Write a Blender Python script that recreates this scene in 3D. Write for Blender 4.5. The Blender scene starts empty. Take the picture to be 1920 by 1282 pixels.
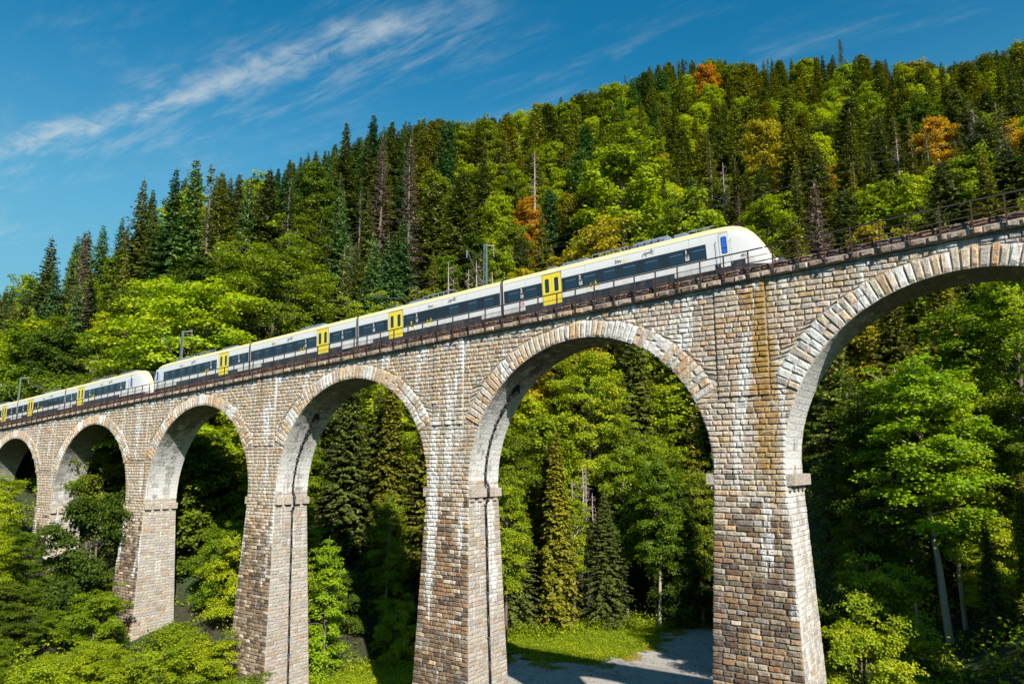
import bpy, math, random, colorsys
import numpy as np
from mathutils import Vector, Matrix

# ------------------------------------------------------------------ camera, sky, sun, exposure
scene = bpy.context.scene
COL = scene.collection
CAMX, CAMY = 14.097, -45.388
YAW, PITCH = -0.61634, 0.16775
cam_data = bpy.data.cameras.new('camera')
cam = bpy.data.objects.new('camera', cam_data)
COL.objects.link(cam)
cam.location = (CAMX, CAMY, 0.0)
cam.rotation_euler = (math.pi / 2 + PITCH, 0, -YAW)
cam_data.sensor_width = 36.0
cam_data.lens = 1339.08 / 1920 * 36
cam_data.clip_end = 20000
scene.camera = cam

SUN_DIR = Vector((1.45, -1.0, 1.3)).normalized()      # towards the sun
SUN_EL = math.asin(SUN_DIR.z)
SUN_AZ = math.atan2(SUN_DIR.x, SUN_DIR.y)             # from +Y towards +X
world = bpy.data.worlds.new('World')
scene.world = world
world.use_nodes = True
wt = world.node_tree
for n in list(wt.nodes): wt.nodes.remove(n)
def wn(t, **k):
    n = wt.nodes.new(t)
    for a, b in k.items(): setattr(n, a, b)
    return n
wout = wn('ShaderNodeOutputWorld')
wbg = wn('ShaderNodeBackground')
wbg.inputs['Strength'].default_value = 0.10
sky = wn('ShaderNodeTexSky', sky_type='NISHITA', sun_disc=False)
sky.sun_elevation = SUN_EL
sky.sun_rotation = SUN_AZ
sky.altitude = 700
sky.air_density = 1.0; sky.dust_density = 0.4; sky.ozone_density = 2.0
hs = wn('ShaderNodeHueSaturation')
hs.inputs['Hue'].default_value = 0.480
hs.inputs['Saturation'].default_value = 1.42
hs.inputs['Value'].default_value = 0.90
wt.links.new(sky.outputs[0], hs.inputs['Color'])
# cirrus: noise warped on the sky direction projected to a high flat layer
tc = wn('ShaderNodeTexCoord')
sep = wn('ShaderNodeSeparateXYZ'); wt.links.new(tc.outputs['Generated'], sep.inputs[0])
def wm(op, a, b=None, c=None, clamp=False):
    m = wn('ShaderNodeMath', operation=op); m.use_clamp = clamp
    for i, x in enumerate((a, b, c)):
        if x is None: continue
        if isinstance(x, (int, float)): m.inputs[i].default_value = x
        else: wt.links.new(x, m.inputs[i])
    return m.outputs[0]
zz = wm('MAXIMUM', sep.outputs[2], 0.03)
px_ = wm('DIVIDE', sep.outputs[0], zz)
py_ = wm('DIVIDE', sep.outputs[1], zz)
CLOUD_NODES = dict(wm=wm, wn=wn, px=px_, py=py_, sep=sep, zz=zz)
comb = wn('ShaderNodeCombineXYZ'); wt.links.new(px_, comb.inputs[0]); wt.links.new(py_, comb.inputs[1])
def wnoise(vec, scale, detail, rough, dist=0.0, rot=0.0, stretch=(1, 1, 1), loc=(0, 0, 0)):
    mp = wn('ShaderNodeMapping'); mp.inputs['Rotation'].default_value = (0, 0, rot)
    mp.inputs['Scale'].default_value = stretch; mp.inputs['Location'].default_value = loc
    wt.links.new(vec, mp.inputs[0])
    nz = wn('ShaderNodeTexNoise'); wt.links.new(mp.outputs[0], nz.inputs['Vector'])
    nz.inputs['Scale'].default_value = scale; nz.inputs['Detail'].default_value = detail
    nz.inputs['Roughness'].default_value = rough; nz.inputs['Distortion'].default_value = dist
    return nz.outputs[0]
def wramp(x, a, b):
    r = wn('ShaderNodeMapRange', interpolation_type='SMOOTHSTEP')
    r.inputs[1].default_value = a; r.inputs[2].default_value = b
    wt.links.new(x, r.inputs[0]); return r.outputs[0]
P2 = comb.outputs[0]
warp = wnoise(P2, 3.0, 5, .6, loc=(3, 1, 0))
warp2 = wnoise(P2, 11.0, 4, .6, loc=(7, 2, 0))
line = wm('ADD', 1.255, wm('MULTIPLY', px_, .16))
dist = wm('ADD', wm('SUBTRACT', py_, line), wm('ADD', wm('MULTIPLY', wm('SUBTRACT', warp, .5), .22), wm('MULTIPLY', wm('SUBTRACT', warp2, .5), .07)))
core = wm('SUBTRACT', 1.0, wramp(wm('ABSOLUTE', dist), -.012, .082))
halo = wm('SUBTRACT', 1.0, wramp(wm('ABSOLUTE', wm('SUBTRACT', dist, .07)), .02, .26))
fib = wnoise(P2, 3.2, 9, .68, .35, .55, (1.0, 5.0, 1))
fib2 = wnoise(P2, 5.0, 8, .66, .5, -.25, (1.0, 2.2, 1), (4, 4, 0))
ends = wm('MULTIPLY', wramp(px_, -4.5, -2.4), wm('SUBTRACT', 1.0, wramp(px_, -1.15, -.75)))
mainc = wm('MULTIPLY', wm('MULTIPLY', core, wramp(fib2, .30, .66)), .58)
halos = wm('MULTIPLY', wm('MULTIPLY', halo, wramp(fib, .42, .68)), .20)
band = wm('MULTIPLY', wm('ADD', mainc, halos), ends)
faint = wm('MULTIPLY', wramp(wnoise(P2, 1.1, 9, .66, .4, .45, (1, 2.6, 1), (2.3, .4, 0)), .48, .74), wm('MULTIPLY', wramp(fib, .36, .66), .26))
low = wm('MULTIPLY', wm('SUBTRACT', 1.0, wramp(sep.outputs[2], .08, .54)), .92)
hz = wn('ShaderNodeMix', data_type='RGBA')
wt.links.new(low, hz.inputs[0]); wt.links.new(hs.outputs[0], hz.inputs[6]); hz.inputs[7].default_value = (1.25, 3.15, 3.9, 1)
tot = wm('MINIMUM', wm('ADD', band, faint), .9)
mixc = wn('ShaderNodeMix', data_type='RGBA')
wt.links.new(tot, mixc.inputs[0]); wt.links.new(hz.outputs[2], mixc.inputs[6])
mixc.inputs[7].default_value = (4.4, 4.75, 4.7, 1)
wt.links.new(mixc.outputs[2], wbg.inputs['Color'])
wt.links.new(wbg.outputs[0], wout.inputs['Surface'])


# colour management
scene.view_settings.view_transform = 'Standard'
scene.view_settings.look = 'None'
scene.view_settings.gamma = 1.0
scene.view_settings.use_curve_mapping = False
scene.view_settings.exposure = 0.65

sun_data = bpy.data.lights.new('sun', 'SUN')
sun_data.energy = 5.0
sun_data.angle = math.radians(0.53)
sun_data.color = (1.0, 0.95, 0.86)
sun = bpy.data.objects.new('sun', sun_data)
COL.objects.link(sun)
sun.rotation_euler = (-SUN_DIR).to_track_quat('-Z', 'Y').to_euler()
sun.location = SUN_DIR * 300
scene.render.engine = 'CYCLES'
cy = scene.cycles
cy.max_bounces = 6; cy.diffuse_bounces = 3; cy.glossy_bounces = 3
cy.transmission_bounces = 4; cy.transparent_max_bounces = 4
cy.use_denoising = True
try: cy.denoiser = 'OPENIMAGEDENOISE'
except Exception: pass
cy.caustics_reflective = False; cy.caustics_refractive = False

# ------------------------------------------------------------------ helpers
RNG = random.Random(7)
def mk_mesh(name, verts, faces, mats=(), midx=None, smooth=False, attrs=None):
    me = bpy.data.meshes.new(name)
    me.from_pydata([tuple(v) for v in verts], [], faces)
    for m in mats: me.materials.append(m)
    if midx is not None: me.polygons.foreach_set('material_index', midx)
    if smooth: me.polygons.foreach_set('use_smooth', [True] * len(faces))
    if attrs:
        for an, data in attrs.items():                # per-vertex colours
            a = me.attributes.new(an, 'FLOAT_COLOR', 'POINT')
            a.data.foreach_set('color', np.asarray(data, dtype=np.float32).ravel())
    me.update()
    return me
def mesh_np(name, V, F, mats=(), midx=None, tone=None, smooth=False):
    """V (n,3), F (m,k) all k-gons, fast"""
    me = bpy.data.meshes.new(name)
    V = np.asarray(V, np.float32); F = np.asarray(F, np.int32)
    me.vertices.add(len(V)); me.vertices.foreach_set('co', V.ravel())
    k = F.shape[1]
    me.loops.add(F.size); me.loops.foreach_set('vertex_index', F.ravel())
    me.polygons.add(len(F))
    me.polygons.foreach_set('loop_start', np.arange(0, F.size, k, dtype=np.int32))
    me.polygons.foreach_set('loop_total', np.full(len(F), k, np.int32))
    for m in mats: me.materials.append(m)
    if midx is not None: me.polygons.foreach_set('material_index', np.asarray(midx, np.int32))
    if smooth: me.polygons.foreach_set('use_smooth', np.ones(len(F), bool))
    if tone is not None:
        a = me.attributes.new('tone', 'FLOAT', 'POINT'); a.data.foreach_set('value', np.asarray(tone, np.float32))
    me.update(calc_edges=True)
    return me
def put(name, me, parent=None, loc=(0, 0, 0), rot=(0, 0, 0)):
    o = bpy.data.objects.new(name, me); COL.objects.link(o)
    o.location = loc; o.rotation_euler = rot
    if parent is not None: o.parent = parent
    return o
def thing(name, label, cat, loc=(0, 0, 0), rotz=0, group=None):
    o = bpy.data.objects.new(name, None); COL.objects.link(o)
    o.location = loc; o.rotation_euler = (0, 0, rotz); o.empty_display_size = 0.5
    o['label'] = label; o['category'] = cat
    if group: o['group'] = group
    return o
class MB:
    """collects shapes, then links them as one mesh object"""
    def __init__(s): s.v = []; s.f = []; s.m = []
    def add(s, vs, fs, mi=0):
        b = len(s.v); s.v += [tuple(v) for v in vs]; s.f += [tuple(b + i for i in f) for f in fs]; s.m += [mi] * len(fs)
    def hexa(s, c, mi=0):           # 8 corners: bottom 0-3 ccw, top 4-7
        s.add(c, [(3, 2, 1, 0), (4, 5, 6, 7), (0, 1, 5, 4), (1, 2, 6, 5), (2, 3, 7, 6), (3, 0, 4, 7)], mi)
    def box(s, x0, x1, y0, y1, z0, z1, mi=0, sl=0.0, zf=None):
        """box; z is measured above the sloping line when zf is given"""
        f = zf or (lambda x: 0.0)
        s.hexa([(x0, y0, f(x0) + z0), (x1, y0, f(x1) + z0), (x1, y1, f(x1) + z0), (x0, y1, f(x0) + z0),
                (x0, y0, f(x0) + z1), (x1, y0, f(x1) + z1), (x1, y1, f(x1) + z1), (x0, y1, f(x0) + z1)], mi)
    def tube(s, p0, p1, r0, r1=None, n=6, mi=0, cap=True):
        p0 = Vector(p0); p1 = Vector(p1); r1 = r0 if r1 is None else r1
        d = (p1 - p0)
        if d.length < 1e-6: return
        d.normalize(); a = d.orthogonal().normalized(); b = d.cross(a)
        vs = []
        for p, r in ((p0, r0), (p1, r1)):
            for i in range(n):
                t = 2 * math.pi * i / n
                vs.append(p + a * (r * math.cos(t)) + b * (r * math.sin(t)))
        fs = [(i, (i + 1) % n, n + (i + 1) % n, n + i) for i in range(n)]
        if cap: fs += [tuple(range(n - 1, -1, -1)), tuple(range(n, 2 * n))]
        s.add(vs, fs, mi)
    def bar(s, p0, p1, w, h, mi=0):  # rectangular bar, w sideways, h along z-ish
        p0 = Vector(p0); p1 = Vector(p1); d = (p1 - p0).normalized()
        up = Vector((0, 0, 1))
        if abs(d.z) > .95: up = Vector((0, 1, 0))
        a = d.cross(up).normalized() * (w / 2); b = a.cross(d).normalized() * (h / 2)
        c = []
        for p in (p0, p1): c += [p - a - b, p + a - b, p + a + b, p - a + b]
        s.add(c, [(0, 1, 2, 3), (7, 6, 5, 4), (0, 4, 5, 1), (1, 5, 6, 2), (2, 6, 7, 3), (3, 7, 4, 0)], mi)
    def mesh(s, name, mats, smooth=False):
        if not isinstance(mats, (list, tuple)): mats = [mats]
        return mk_mesh(name, s.v, s.f, mats, s.m, smooth)
    def build(s, name, mats, parent=None, smooth=False, kind=None):
        o = put(name, s.mesh(name, mats, smooth), parent)
        if kind: o['kind'] = kind
        return o

# ------------------------------------------------------------------ materials
def new_mat(name):
    m = bpy.data.materials.new(name); m.use_nodes = True
    return m, m.node_tree, m.node_tree.nodes['Principled BSDF']
def nmath(nt, op, a, b=None, clamp=False):
    m = nt.nodes.new('ShaderNodeMath'); m.operation = op; m.use_clamp = clamp
    for i, x in enumerate((a, b)):
        if x is None: continue
        if isinstance(x, (int, float)): m.inputs[i].default_value = x
        else: nt.links.new(x, m.inputs[i])
    return m.outputs[0]
def nnoise(nt, vec, scale, detail=4, rough=.55, stretch=None, dist=0):
    if stretch:
        mp = nt.nodes.new('ShaderNodeMapping'); mp.inputs['Scale'].default_value = stretch
        nt.links.new(vec, mp.inputs[0]); vec = mp.outputs[0]
    nz = nt.nodes.new('ShaderNodeTexNoise'); nt.links.new(vec, nz.inputs['Vector'])
    nz.inputs['Scale'].default_value = scale; nz.inputs['Detail'].default_value = detail
    nz.inputs['Roughness'].default_value = rough; nz.inputs['Distortion'].default_value = dist
    return nz.outputs[0]
def nrange(nt, x, a, b, c=0.0, d=1.0, smooth=True):
    r = nt.nodes.new('ShaderNodeMapRange')
    if smooth: r.interpolation_type = 'SMOOTHSTEP'
    for i, v in ((1, a), (2, b), (3, c), (4, d)):
        if isinstance(v, (int, float)): r.inputs[i].default_value = v
        else: nt.links.new(v, r.inputs[i])
    nt.links.new(x, r.inputs[0]); return r.outputs[0]
def nmix(nt, fac, a, b, mode='MIX'):
    m = nt.nodes.new('ShaderNodeMix'); m.data_type = 'RGBA'; m.blend_type = mode
    for s, x in ((m.inputs[0], fac), (m.inputs[6], a), (m.inputs[7], b)):
        if isinstance(x, (int, float)): s.default_value = x
        elif isinstance(x, tuple): s.default_value = (*x, 1) if len(x) == 3 else x
        else: nt.links.new(x, s)
    return m.outputs[2]
def nattr(nt, name, t='GEOMETRY'):
    a = nt.nodes.new('ShaderNodeAttribute'); a.attribute_name = name; a.attribute_type = t
    return a
def ncoord(nt, which='Object'):
    t = nt.nodes.new('ShaderNodeTexCoord'); return t.outputs[which]
def npos(nt):
    g = nt.nodes.new('ShaderNodeNewGeometry'); return g.outputs['Position']

def plain(name, col, rough=.6, metal=0, noise=.12, scale=3.0, bump=0):
    m, nt, b = new_mat(name)
    nz = nnoise(nt, npos(nt), scale, 5)
    dark = tuple(c * (1 - noise * 2) for c in col)
    light = tuple(min(1, c * (1 + noise)) for c in col)
    nt.links.new(nmix(nt, nz, dark, light), b.inputs['Base Color'])
    b.inputs['Roughness'].default_value = rough; b.inputs['Metallic'].default_value = metal
    if bump:
        bp = nt.nodes.new('ShaderNodeBump'); bp.inputs['Strength'].default_value = bump; bp.inputs['Distance'].default_value = .02
        nt.links.new(nz, bp.inputs['Height']); nt.links.new(bp.outputs[0], b.inputs['Normal'])
    return m

def stone_mat(name, mortar=False):
    """stone colour from attribute 'col'; lime, rust and soot amounts from attribute 'stain' (r, g, b)"""
    m, nt, b = new_mat(name)
    P = npos(nt)
    if mortar:
        g1 = nnoise(nt, P, 1.3, 6)
        base = nmix(nt, g1, (.38, .35, .31), (.62, .59, .54))
        st = None
    else:
        col = nattr(nt, 'col').outputs['Color']
        g1 = nnoise(nt, P, 9, 6, .7)
        g2 = nnoise(nt, P, 2.6, 5, .6)
        base = nmix(nt, 1.0, col, nmix(nt, g1, (.74, .75, .76), (1.84, 1.84, 1.82)), 'MULTIPLY')
        base = nmix(nt, nrange(nt, g2, .5, .70, 0, .6), base, (.31, .29, .27))
        g4 = nnoise(nt, P, 4.2, 5, .65)
        base = nmix(nt, nrange(nt, g4, .50, .60, 0, .60), base, nmix(nt, 1.0, col, (1.16, .88, .58), 'MULTIPLY'))
    sa = nattr(nt, 'stain'); sp = nt.nodes.new('ShaderNodeSeparateColor'); nt.links.new(sa.outputs['Color'], sp.inputs[0])
    streak = nnoise(nt, P, 1.0, 7, .66, (3.6, 3.6, .15), .35)
    fine = nnoise(nt, P, 1.0, 5, .6, (11, 11, .7), .1)
    mix2 = nmath(nt, 'ADD', nmath(nt, 'MULTIPLY', streak, .58), nmath(nt, 'MULTIPLY', fine, .42))
    thr = nmath(nt, 'SUBTRACT', .685, nmath(nt, 'MULTIPLY', sp.outputs[0], .42))
    white = nrange(nt, mix2, thr, nmath(nt, 'ADD', thr, .11), 0, .88)
    thr2 = nmath(nt, 'SUBTRACT', .82, nmath(nt, 'MULTIPLY', sp.outputs[1], .55))
    rust = nrange(nt, mix2, thr2, nmath(nt, 'ADD', thr2, .18), 0, .8)
    soot = nrange(nt, g2 if not mortar else g1, nmath(nt, 'SUBTRACT', .78, nmath(nt, 'MULTIPLY', sp.outputs[2], .6)), .95, 0, .85)
    base = nmix(nt, rust, base, (.36, .215, .05))
    base = nmix(nt, soot, base, (.055, .042, .032))
    base = nmix(nt, white, base, (.68, .67, .64))
    nt.links.new(base, b.inputs['Base Color'])
    b.inputs['Roughness'].default_value = .9
    b.inputs['Specular IOR Level'].default_value = .25
    bp = nt.nodes.new('ShaderNodeBump'); bp.inputs['Strength'].default_value = 1.0; bp.inputs['Distance'].default_value = .13
    nb = nnoise(nt, P, 4.2, 7, .68)
    nt.links.new(nb, bp.inputs['Height']); nt.links.new(bp.outputs[0], b.inputs['Normal'])
    return m
M_STONE = stone_mat('quarry_stone')
M_MORTAR = stone_mat('mortar', True)
M_IRON = plain('rusty_iron', (.045, .020, .015), .75, .0, .3, 6)
M_IRON2 = plain('painted_steel_green_grey', (.15, .20, .175), .6, .2, .2, 4)
M_RAIL = plain('rail_steel', (.16, .12, .10), .45, .6, .2, 5)
M_BALLAST = plain('ballast', (.16, .12, .10), .95, 0, .45, 9, .8)
M_SLEEPER = plain('concrete_sleeper', (.30, .27, .23), .9, 0, .2, 6)
M_PIPE = plain('black_pipe', (.012, .012, .014), .5, 0, .2, 4)
M_BRACKET = plain('pipe_clamp_steel', (.30, .30, .30), .5, .5, .2, 4)

# ------------------------------------------------------------------ viaduct geometry
G = 0.05566
SP = 24.507
def L(s): return 11.52 + G * s                 # foot of the cornice
T = 3.91                                       # thickness of the wall
R = 10.0
HW = SP / 2 - R                                # half width of a pier at the springing
BAT = 0.04
def arch_c(j): return -SP / 2 - SP * j         # centre of the arch between pier j and pier j + 1
def zc_of(c): return L(c) - 11.75
def pier_c(i): return -SP * i
def z_imp(i): return L(pier_c(i)) - 12.57      # impost level
A0 = math.radians(26)
def r_ext(th): return 11.2 + .45 * abs(math.cos(th)) ** 1.5
def ring(c, th, r):                            # point on the skewed ring
    return c + r * math.cos(th), zc_of(c) + r * math.sin(th) + G * r * math.cos(th)
# camera projection, only used to decide which stones are large enough to be objects and which lie out of view
CY, SY, CP, SPI = math.cos(YAW), math.sin(YAW), math.cos(PITCH), math.sin(PITCH)
def view(p):
    x = p[0] - CAMX; y = p[1] - CAMY; z = p[2]
    X = x * CY - y * SY; Y = x * SY + y * CY
    d = Y * CP + z * SPI
    if d < 1: return None
    return 960 + 1339.08 * X / d, 641 - 1339.08 * (z * CP - Y * SPI) / d, d
def in_view(p, m=120):
    q = view(p)
    return q is not None and -m < q[0] < 1920 + m and -m < q[1] < 1282 + m

GRID = {2: (0, 1), 3: (0, .5, 1), 4: (0, .17, .80, 1), 5: (0, .13, .5, .87, 1)}
STONES = {}                                    # kind -> list of (size, verts, faces, col, stain)
def stone(kind, cs, fn, col, stain, j=.021, gx=4, gy=4, lift=(.02, .10), rim=.025, m=140):
    """cs: 4 corners (u, v) bl, br, tr, tl; fn(u, v, w) -> world point"""
    sfn = stain if callable(stain) else None; UV = []
    cu = sum(c[0] for c in cs) / 4; cv = sum(c[1] for c in cs) / 4
    p0 = fn(cu, cv, 0); q = view(p0)
    if q is None or not (-m < q[0] < 1920 + m and -m < q[1] < 1282 + m): return
    # inset for the joint
    w_ = abs(cs[1][0] - cs[0][0]) + abs(cs[2][0] - cs[3][0]); h_ = abs(cs[3][1] - cs[0][1]) + abs(cs[2][1] - cs[1][1])
    e = []
    for k, (u, v) in enumerate(cs):
        du = cu - u; dv = cv - v; l = math.hypot(du, dv) + 1e-6
        e.append((u + math.copysign(min(j, abs(du) * .5), du), v + math.copysign(min(j, abs(dv) * .5), dv)))
    rnd = RNG.random
    V = []; base = rnd() * .02
    side = (lift[0] + (lift[1] - lift[0]) * rnd())
    tlt = (rnd() - .35) * .05
    for b in range(gy):
        t = GRID[gy][b]
        for a in range(gx):
            s = GRID[gx][a]
            edge = a in (0, gx - 1) or b in (0, gy - 1)
            if not edge: s += (rnd() - .5) * .10; t2 = t + (rnd() - .5) * .16
            else: t2 = t
            u = (e[0][0] * (1 - s) + e[1][0] * s) * (1 - t2) + (e[3][0] * (1 - s) + e[2][0] * s) * t2
            v = (e[0][1] * (1 - s) + e[1][1] * s) * (1 - t2) + (e[3][1] * (1 - s) + e[2][1] * s) * t2
            w = base + rnd() * rim if edge else base + side * .6 + lift[0] * .4 + rnd() * (lift[1] - lift[0]) * .9 - tlt * (t - .5)
            V.append(fn(u, v, w)); UV.append((u, v))
    F = []
    for b in range(gy - 1):
        for a in range(gx - 1):
            i = b * gx + a
            F.append((i, i + 1, i + gx + 1, i + gx))
    per = [a for a in range(gx)] + [b * gx + gx - 1 for b in range(1, gy)] + [(gy - 1) * gx + a for a in range(gx - 2, -1, -1)] + [b * gx for b in range(gy - 2, 0, -1)]
    nb = len(V)
    for k in range(4): V.append(fn(e[k][0], e[k][1], -.07)); UV.append(e[k])
    stain = [sfn(u, v) for u, v in UV] if sfn else [stain] * len(V)
    seg = [per.index(0), per.index(gx - 1), per.index(gy * gx - 1), per.index((gy - 1) * gx)]
    for k in range(4):
        a0 = seg[k]; a1 = seg[(k + 1) % 4] if k < 3 else len(per)
        run = [per[i % len(per)] for i in range(a0, a1 + 1)]
        F.append(tuple([nb + k] + [nb + (k + 1) % 4] + run[::-1]))
    STONES.setdefault(kind, []).append((w_ * h_ / (q[2] ** 2) if (0 <= q[0] <= 1920 and 0 <= q[1] <= 1282) else 0, V, F, col, stain))

def clamp01(x): return max(0., min(1., x))
PAL = [(.35, .32, .27), (.39, .35, .29), (.42, .33, .23), (.44, .31, .17), (.33, .285, .22), (.46, .37, .25), (.30, .285, .26), (.43, .39, .33)]
def tame(c, m, k): return tuple(a * (1 - k) + b * k for a, b in zip(c, m))
DARK = [(.12, .078, .050), (.16, .105, .06), (.085, .058, .042), (.19, .13, .08), (.23, .175, .12), (.13, .105, .08), (.26, .20, .14), (.20, .17, .14)]
RUSTY = [(.22, .13, .065), (.25, .155, .08), (.18, .11, .065)]
def jit(c, k=.12):
    f = 1 + RNG.uniform(-k, k)
    return (c[0] * f, c[1] * f * RNG.uniform(.97, 1.03), c[2] * f * RNG.uniform(.94, 1.06))
import bisect
def smooth(a, b, x):
    t = clamp01((x - a) / (b - a)); return t * t * (3 - 2 * t)
def wob(s, z, k):                              # cheap smooth pseudo noise 0..1
    return .5 + .25 * math.sin(s * 1.3 + k * 7.1 + 1.7 * math.sin(z * .31 + k)) + .25 * math.sin(s * 2.9 - z * .4 + k * 3.3)
def front_col(s, z):
    i = max(-1, min(6, round(-s / SP))); c = pier_c(i); d = s - c
    zi = z_imp(i)
    dk = smooth(1.0, -5.5, z - zi) * (1 if abs(d) < 4 else 0)
    dk = dk * .93
    if RNG.random() < dk:
        col = RNG.choice(DARK)
        if i == 1 and -13 < z < -3 and RNG.random() < .45: col = RNG.choice(RUSTY)
        if i == 0 and RNG.random() < .12: col = RNG.choice(RUSTY)
    else:
        col = tame(RNG.choice(PAL), (.38, .315, .25), .6)
        if RNG.random() < .07: col = (.40, .28, .17)
    if i == 0 and .3 < d < 1.75 and z > 2 and RNG.random() < .6: col = RNG.choice([(.34, .21, .09), (.28, .19, .11)])
    if z > L(s) - .75 and RNG.random() < .5: col = (.30, .29, .28)
    return jit(col)
def front_stain(s, z):
    i = max(-1, min(6, round(-s / SP))); c = pier_c(i); d = s - c
    zi = z_imp(i)
    dk = .8 * smooth(1.0, -5.5, z - zi) * (1 if abs(d) < 4 else 0)
    white = 0.20 + .42 * smooth(.60, .95, wob(s, z, 1)) * (1 if z > zi - 8 else .4)
    rust = .10 + .2 * wob(s, z, 3)
    if z > L(s) - .75: white += .14
    white += .22 * smooth(.72, .95, wob(s * 1.7, z * .2, 8)) * smooth(zi + 3, zi + 7, z)
    # the stains this viaduct carries
    if i == 0:
        d0 = d; d = d + .16 * math.sin(z * .9) + .10 * math.sin(z * 2.3 + 1)
        rust += (.74 + .26 * math.sin(z * .8 + 2) * math.sin(z * .37)) * smooth(-.1, 1.1, d) * smooth(2.35, 1.75, d) * smooth(-9, 2, z) * (1 if z < 11.4 else 0)
        d = d0
        white += .45 * math.exp(-((d - 2.25) / .30) ** 2) * smooth(-6, -2, z) * smooth(6.2, 5, z)
        white += .45 * math.exp(-((d + 2.2) / .22) ** 2) * smooth(-4, 0, z) * smooth(5, 3, z)
        white += .30 * smooth(-9, -6, d) * smooth(-2.2, -4, d) * smooth(6, 7.5, z) * smooth(10.6, 9.5, z)
        white += .12 * math.exp(-((d + .5) / .5) ** 2) * smooth(0, 2, z)
    if i == 1:
        white += .62 * math.exp(-((d + 1.45) / .55) ** 2) * smooth(-14, -9, z) * smooth(4.5, 3.2, z)
        white += .5 * math.exp(-((d - .05) / .30) ** 2) * smooth(-1, 1, z) * smooth(9.2, 8, z)
        white += .4 * math.exp(-((d - 1.2) / .5) ** 2) * smooth(-2, 0, z) * smooth(4.2, 3, z)
        rust += .35 * smooth(.6, 1.5, d) * smooth(5, 9, z)
    if i == 2:
        white += .5 * math.exp(-((d - .3) / .6) ** 2) * smooth(1, 3, z) * smooth(6.5, 5.5, z)
        rust += .75 * math.exp(-((d + .9) / .45) ** 2) * smooth(4, 6, z)
        rust += .6 * math.exp(-((d + .9) / .4) ** 2) * smooth(-3, -5, z) * smooth(-16, -12, z)
        white += .4 * math.exp(-((d + 2.1) / .25) ** 2) * smooth(-2, 0, z) * smooth(4, 3, z)
    if i == 3:
        rust += .85 * math.exp(-((d - 1.75) / .4) ** 2) * smooth(-9, -3, z) * smooth(3, 0, z)
        white += .4 * math.exp(-((d + .7) / .5) ** 2) * smooth(2, 4, z) * smooth(8, 6, z)
    soot = .05 + .25 * dk
    return (clamp01(white), clamp01(rust), clamp01(soot))

def jrow(a, b, lo, hi):
    """split a..b into stones lo..hi wide"""
    n = max(1, round((b - a) / RNG.uniform(lo, hi)))
    xs = [a + (b - a) * k / n for k in range(n + 1)]
    for k in range(1, n): xs[k] += RNG.uniform(-.22, .22) * (b - a) / n
    return xs

# ---- outline of the arches as polylines, z rising from the springing to the crown
def outline(j, side):
    """side +1: right half of arch j, -1: left half. list of (z, s)"""
    c = arch_c(j); pts = []
    lim = math.pi / 2
    for k in range(0, 11):
        th = A0 * k / 10
        t = th if side > 0 else math.pi - th
        s, z = ring(c, t, R); pts.append((z, s))
    for k in range(0, 41):
        th = A0 + (lim - A0) * k / 40
        t = th if side > 0 else math.pi - th
        s, z = ring(c, t, r_ext(t)); pts.append((z, s))
    out = []
    zl = -1e9
    for z, s in pts:
        if z > zl + 1e-4: out.append((z, s)); zl = z
    return out
OUT = {(j, sd): outline(j, sd) for j in range(-2, 7) for sd in (1, -1)}
def interp(pl, z, default):
    if z <= pl[0][0]: return default
    if z >= pl[-1][0]: return pl[-1][1]
    zs = [p[0] for p in pl]; k = bisect.bisect_right(zs, z) - 1
    a, b = pl[k], pl[k + 1]; t = (z - a[0]) / (b[0] - a[0] + 1e-9)
    return a[1] * (1 - t) + b[1] * t
def edges(i, z):
    """front wall of pier i at height z: left and right limits"""
    c = pier_c(i)
    zi = z_imp(i)
    if z < zi:
        w = HW + BAT * (zi - z); return c - w, c + w
    return interp(OUT[(i, 1)], z, c - HW), interp(OUT[(i - 1, -1)], z, c + HW)
def ext_z(u, js):
    best = -99
    for jj in js:
        if (jj, 1) not in OUT: continue
        c = arch_c(jj); pl = OUT[(jj, 1 if u > c else -1)]
        lo = pl[0][1]; 
        if abs(u - c) > max(abs(p[1] - c) for p in pl): continue
        m_ = 10 if len(pl) > 12 else 0
        cand = [p for p in pl[m_:]]
        for a, b in zip(cand[:-1], cand[1:]):
            if min(a[1], b[1]) <= u <= max(a[1], b[1]):
                t = (u - a[1]) / (b[1] - a[1] + 1e-9); best = max(best, a[0] + (b[0] - a[0]) * t)
    return best
def front_n(i, z):
    return -BAT * max(0., z_imp(i) - z)
H0 = .345
ROWS = []
z = -27.0
while z < 13.2:
    h = H0 * RNG.uniform(.92, 1.1) * (1.0 if z > -4 else .93); ROWS.append((z, z + h)); z += h
GROUND_AT_PIER = {-1: -19, 0: -22.6, 1: -23.4, 2: -23.4, 3: -23, 4: -17, 5: -10, 6: -3}
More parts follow.
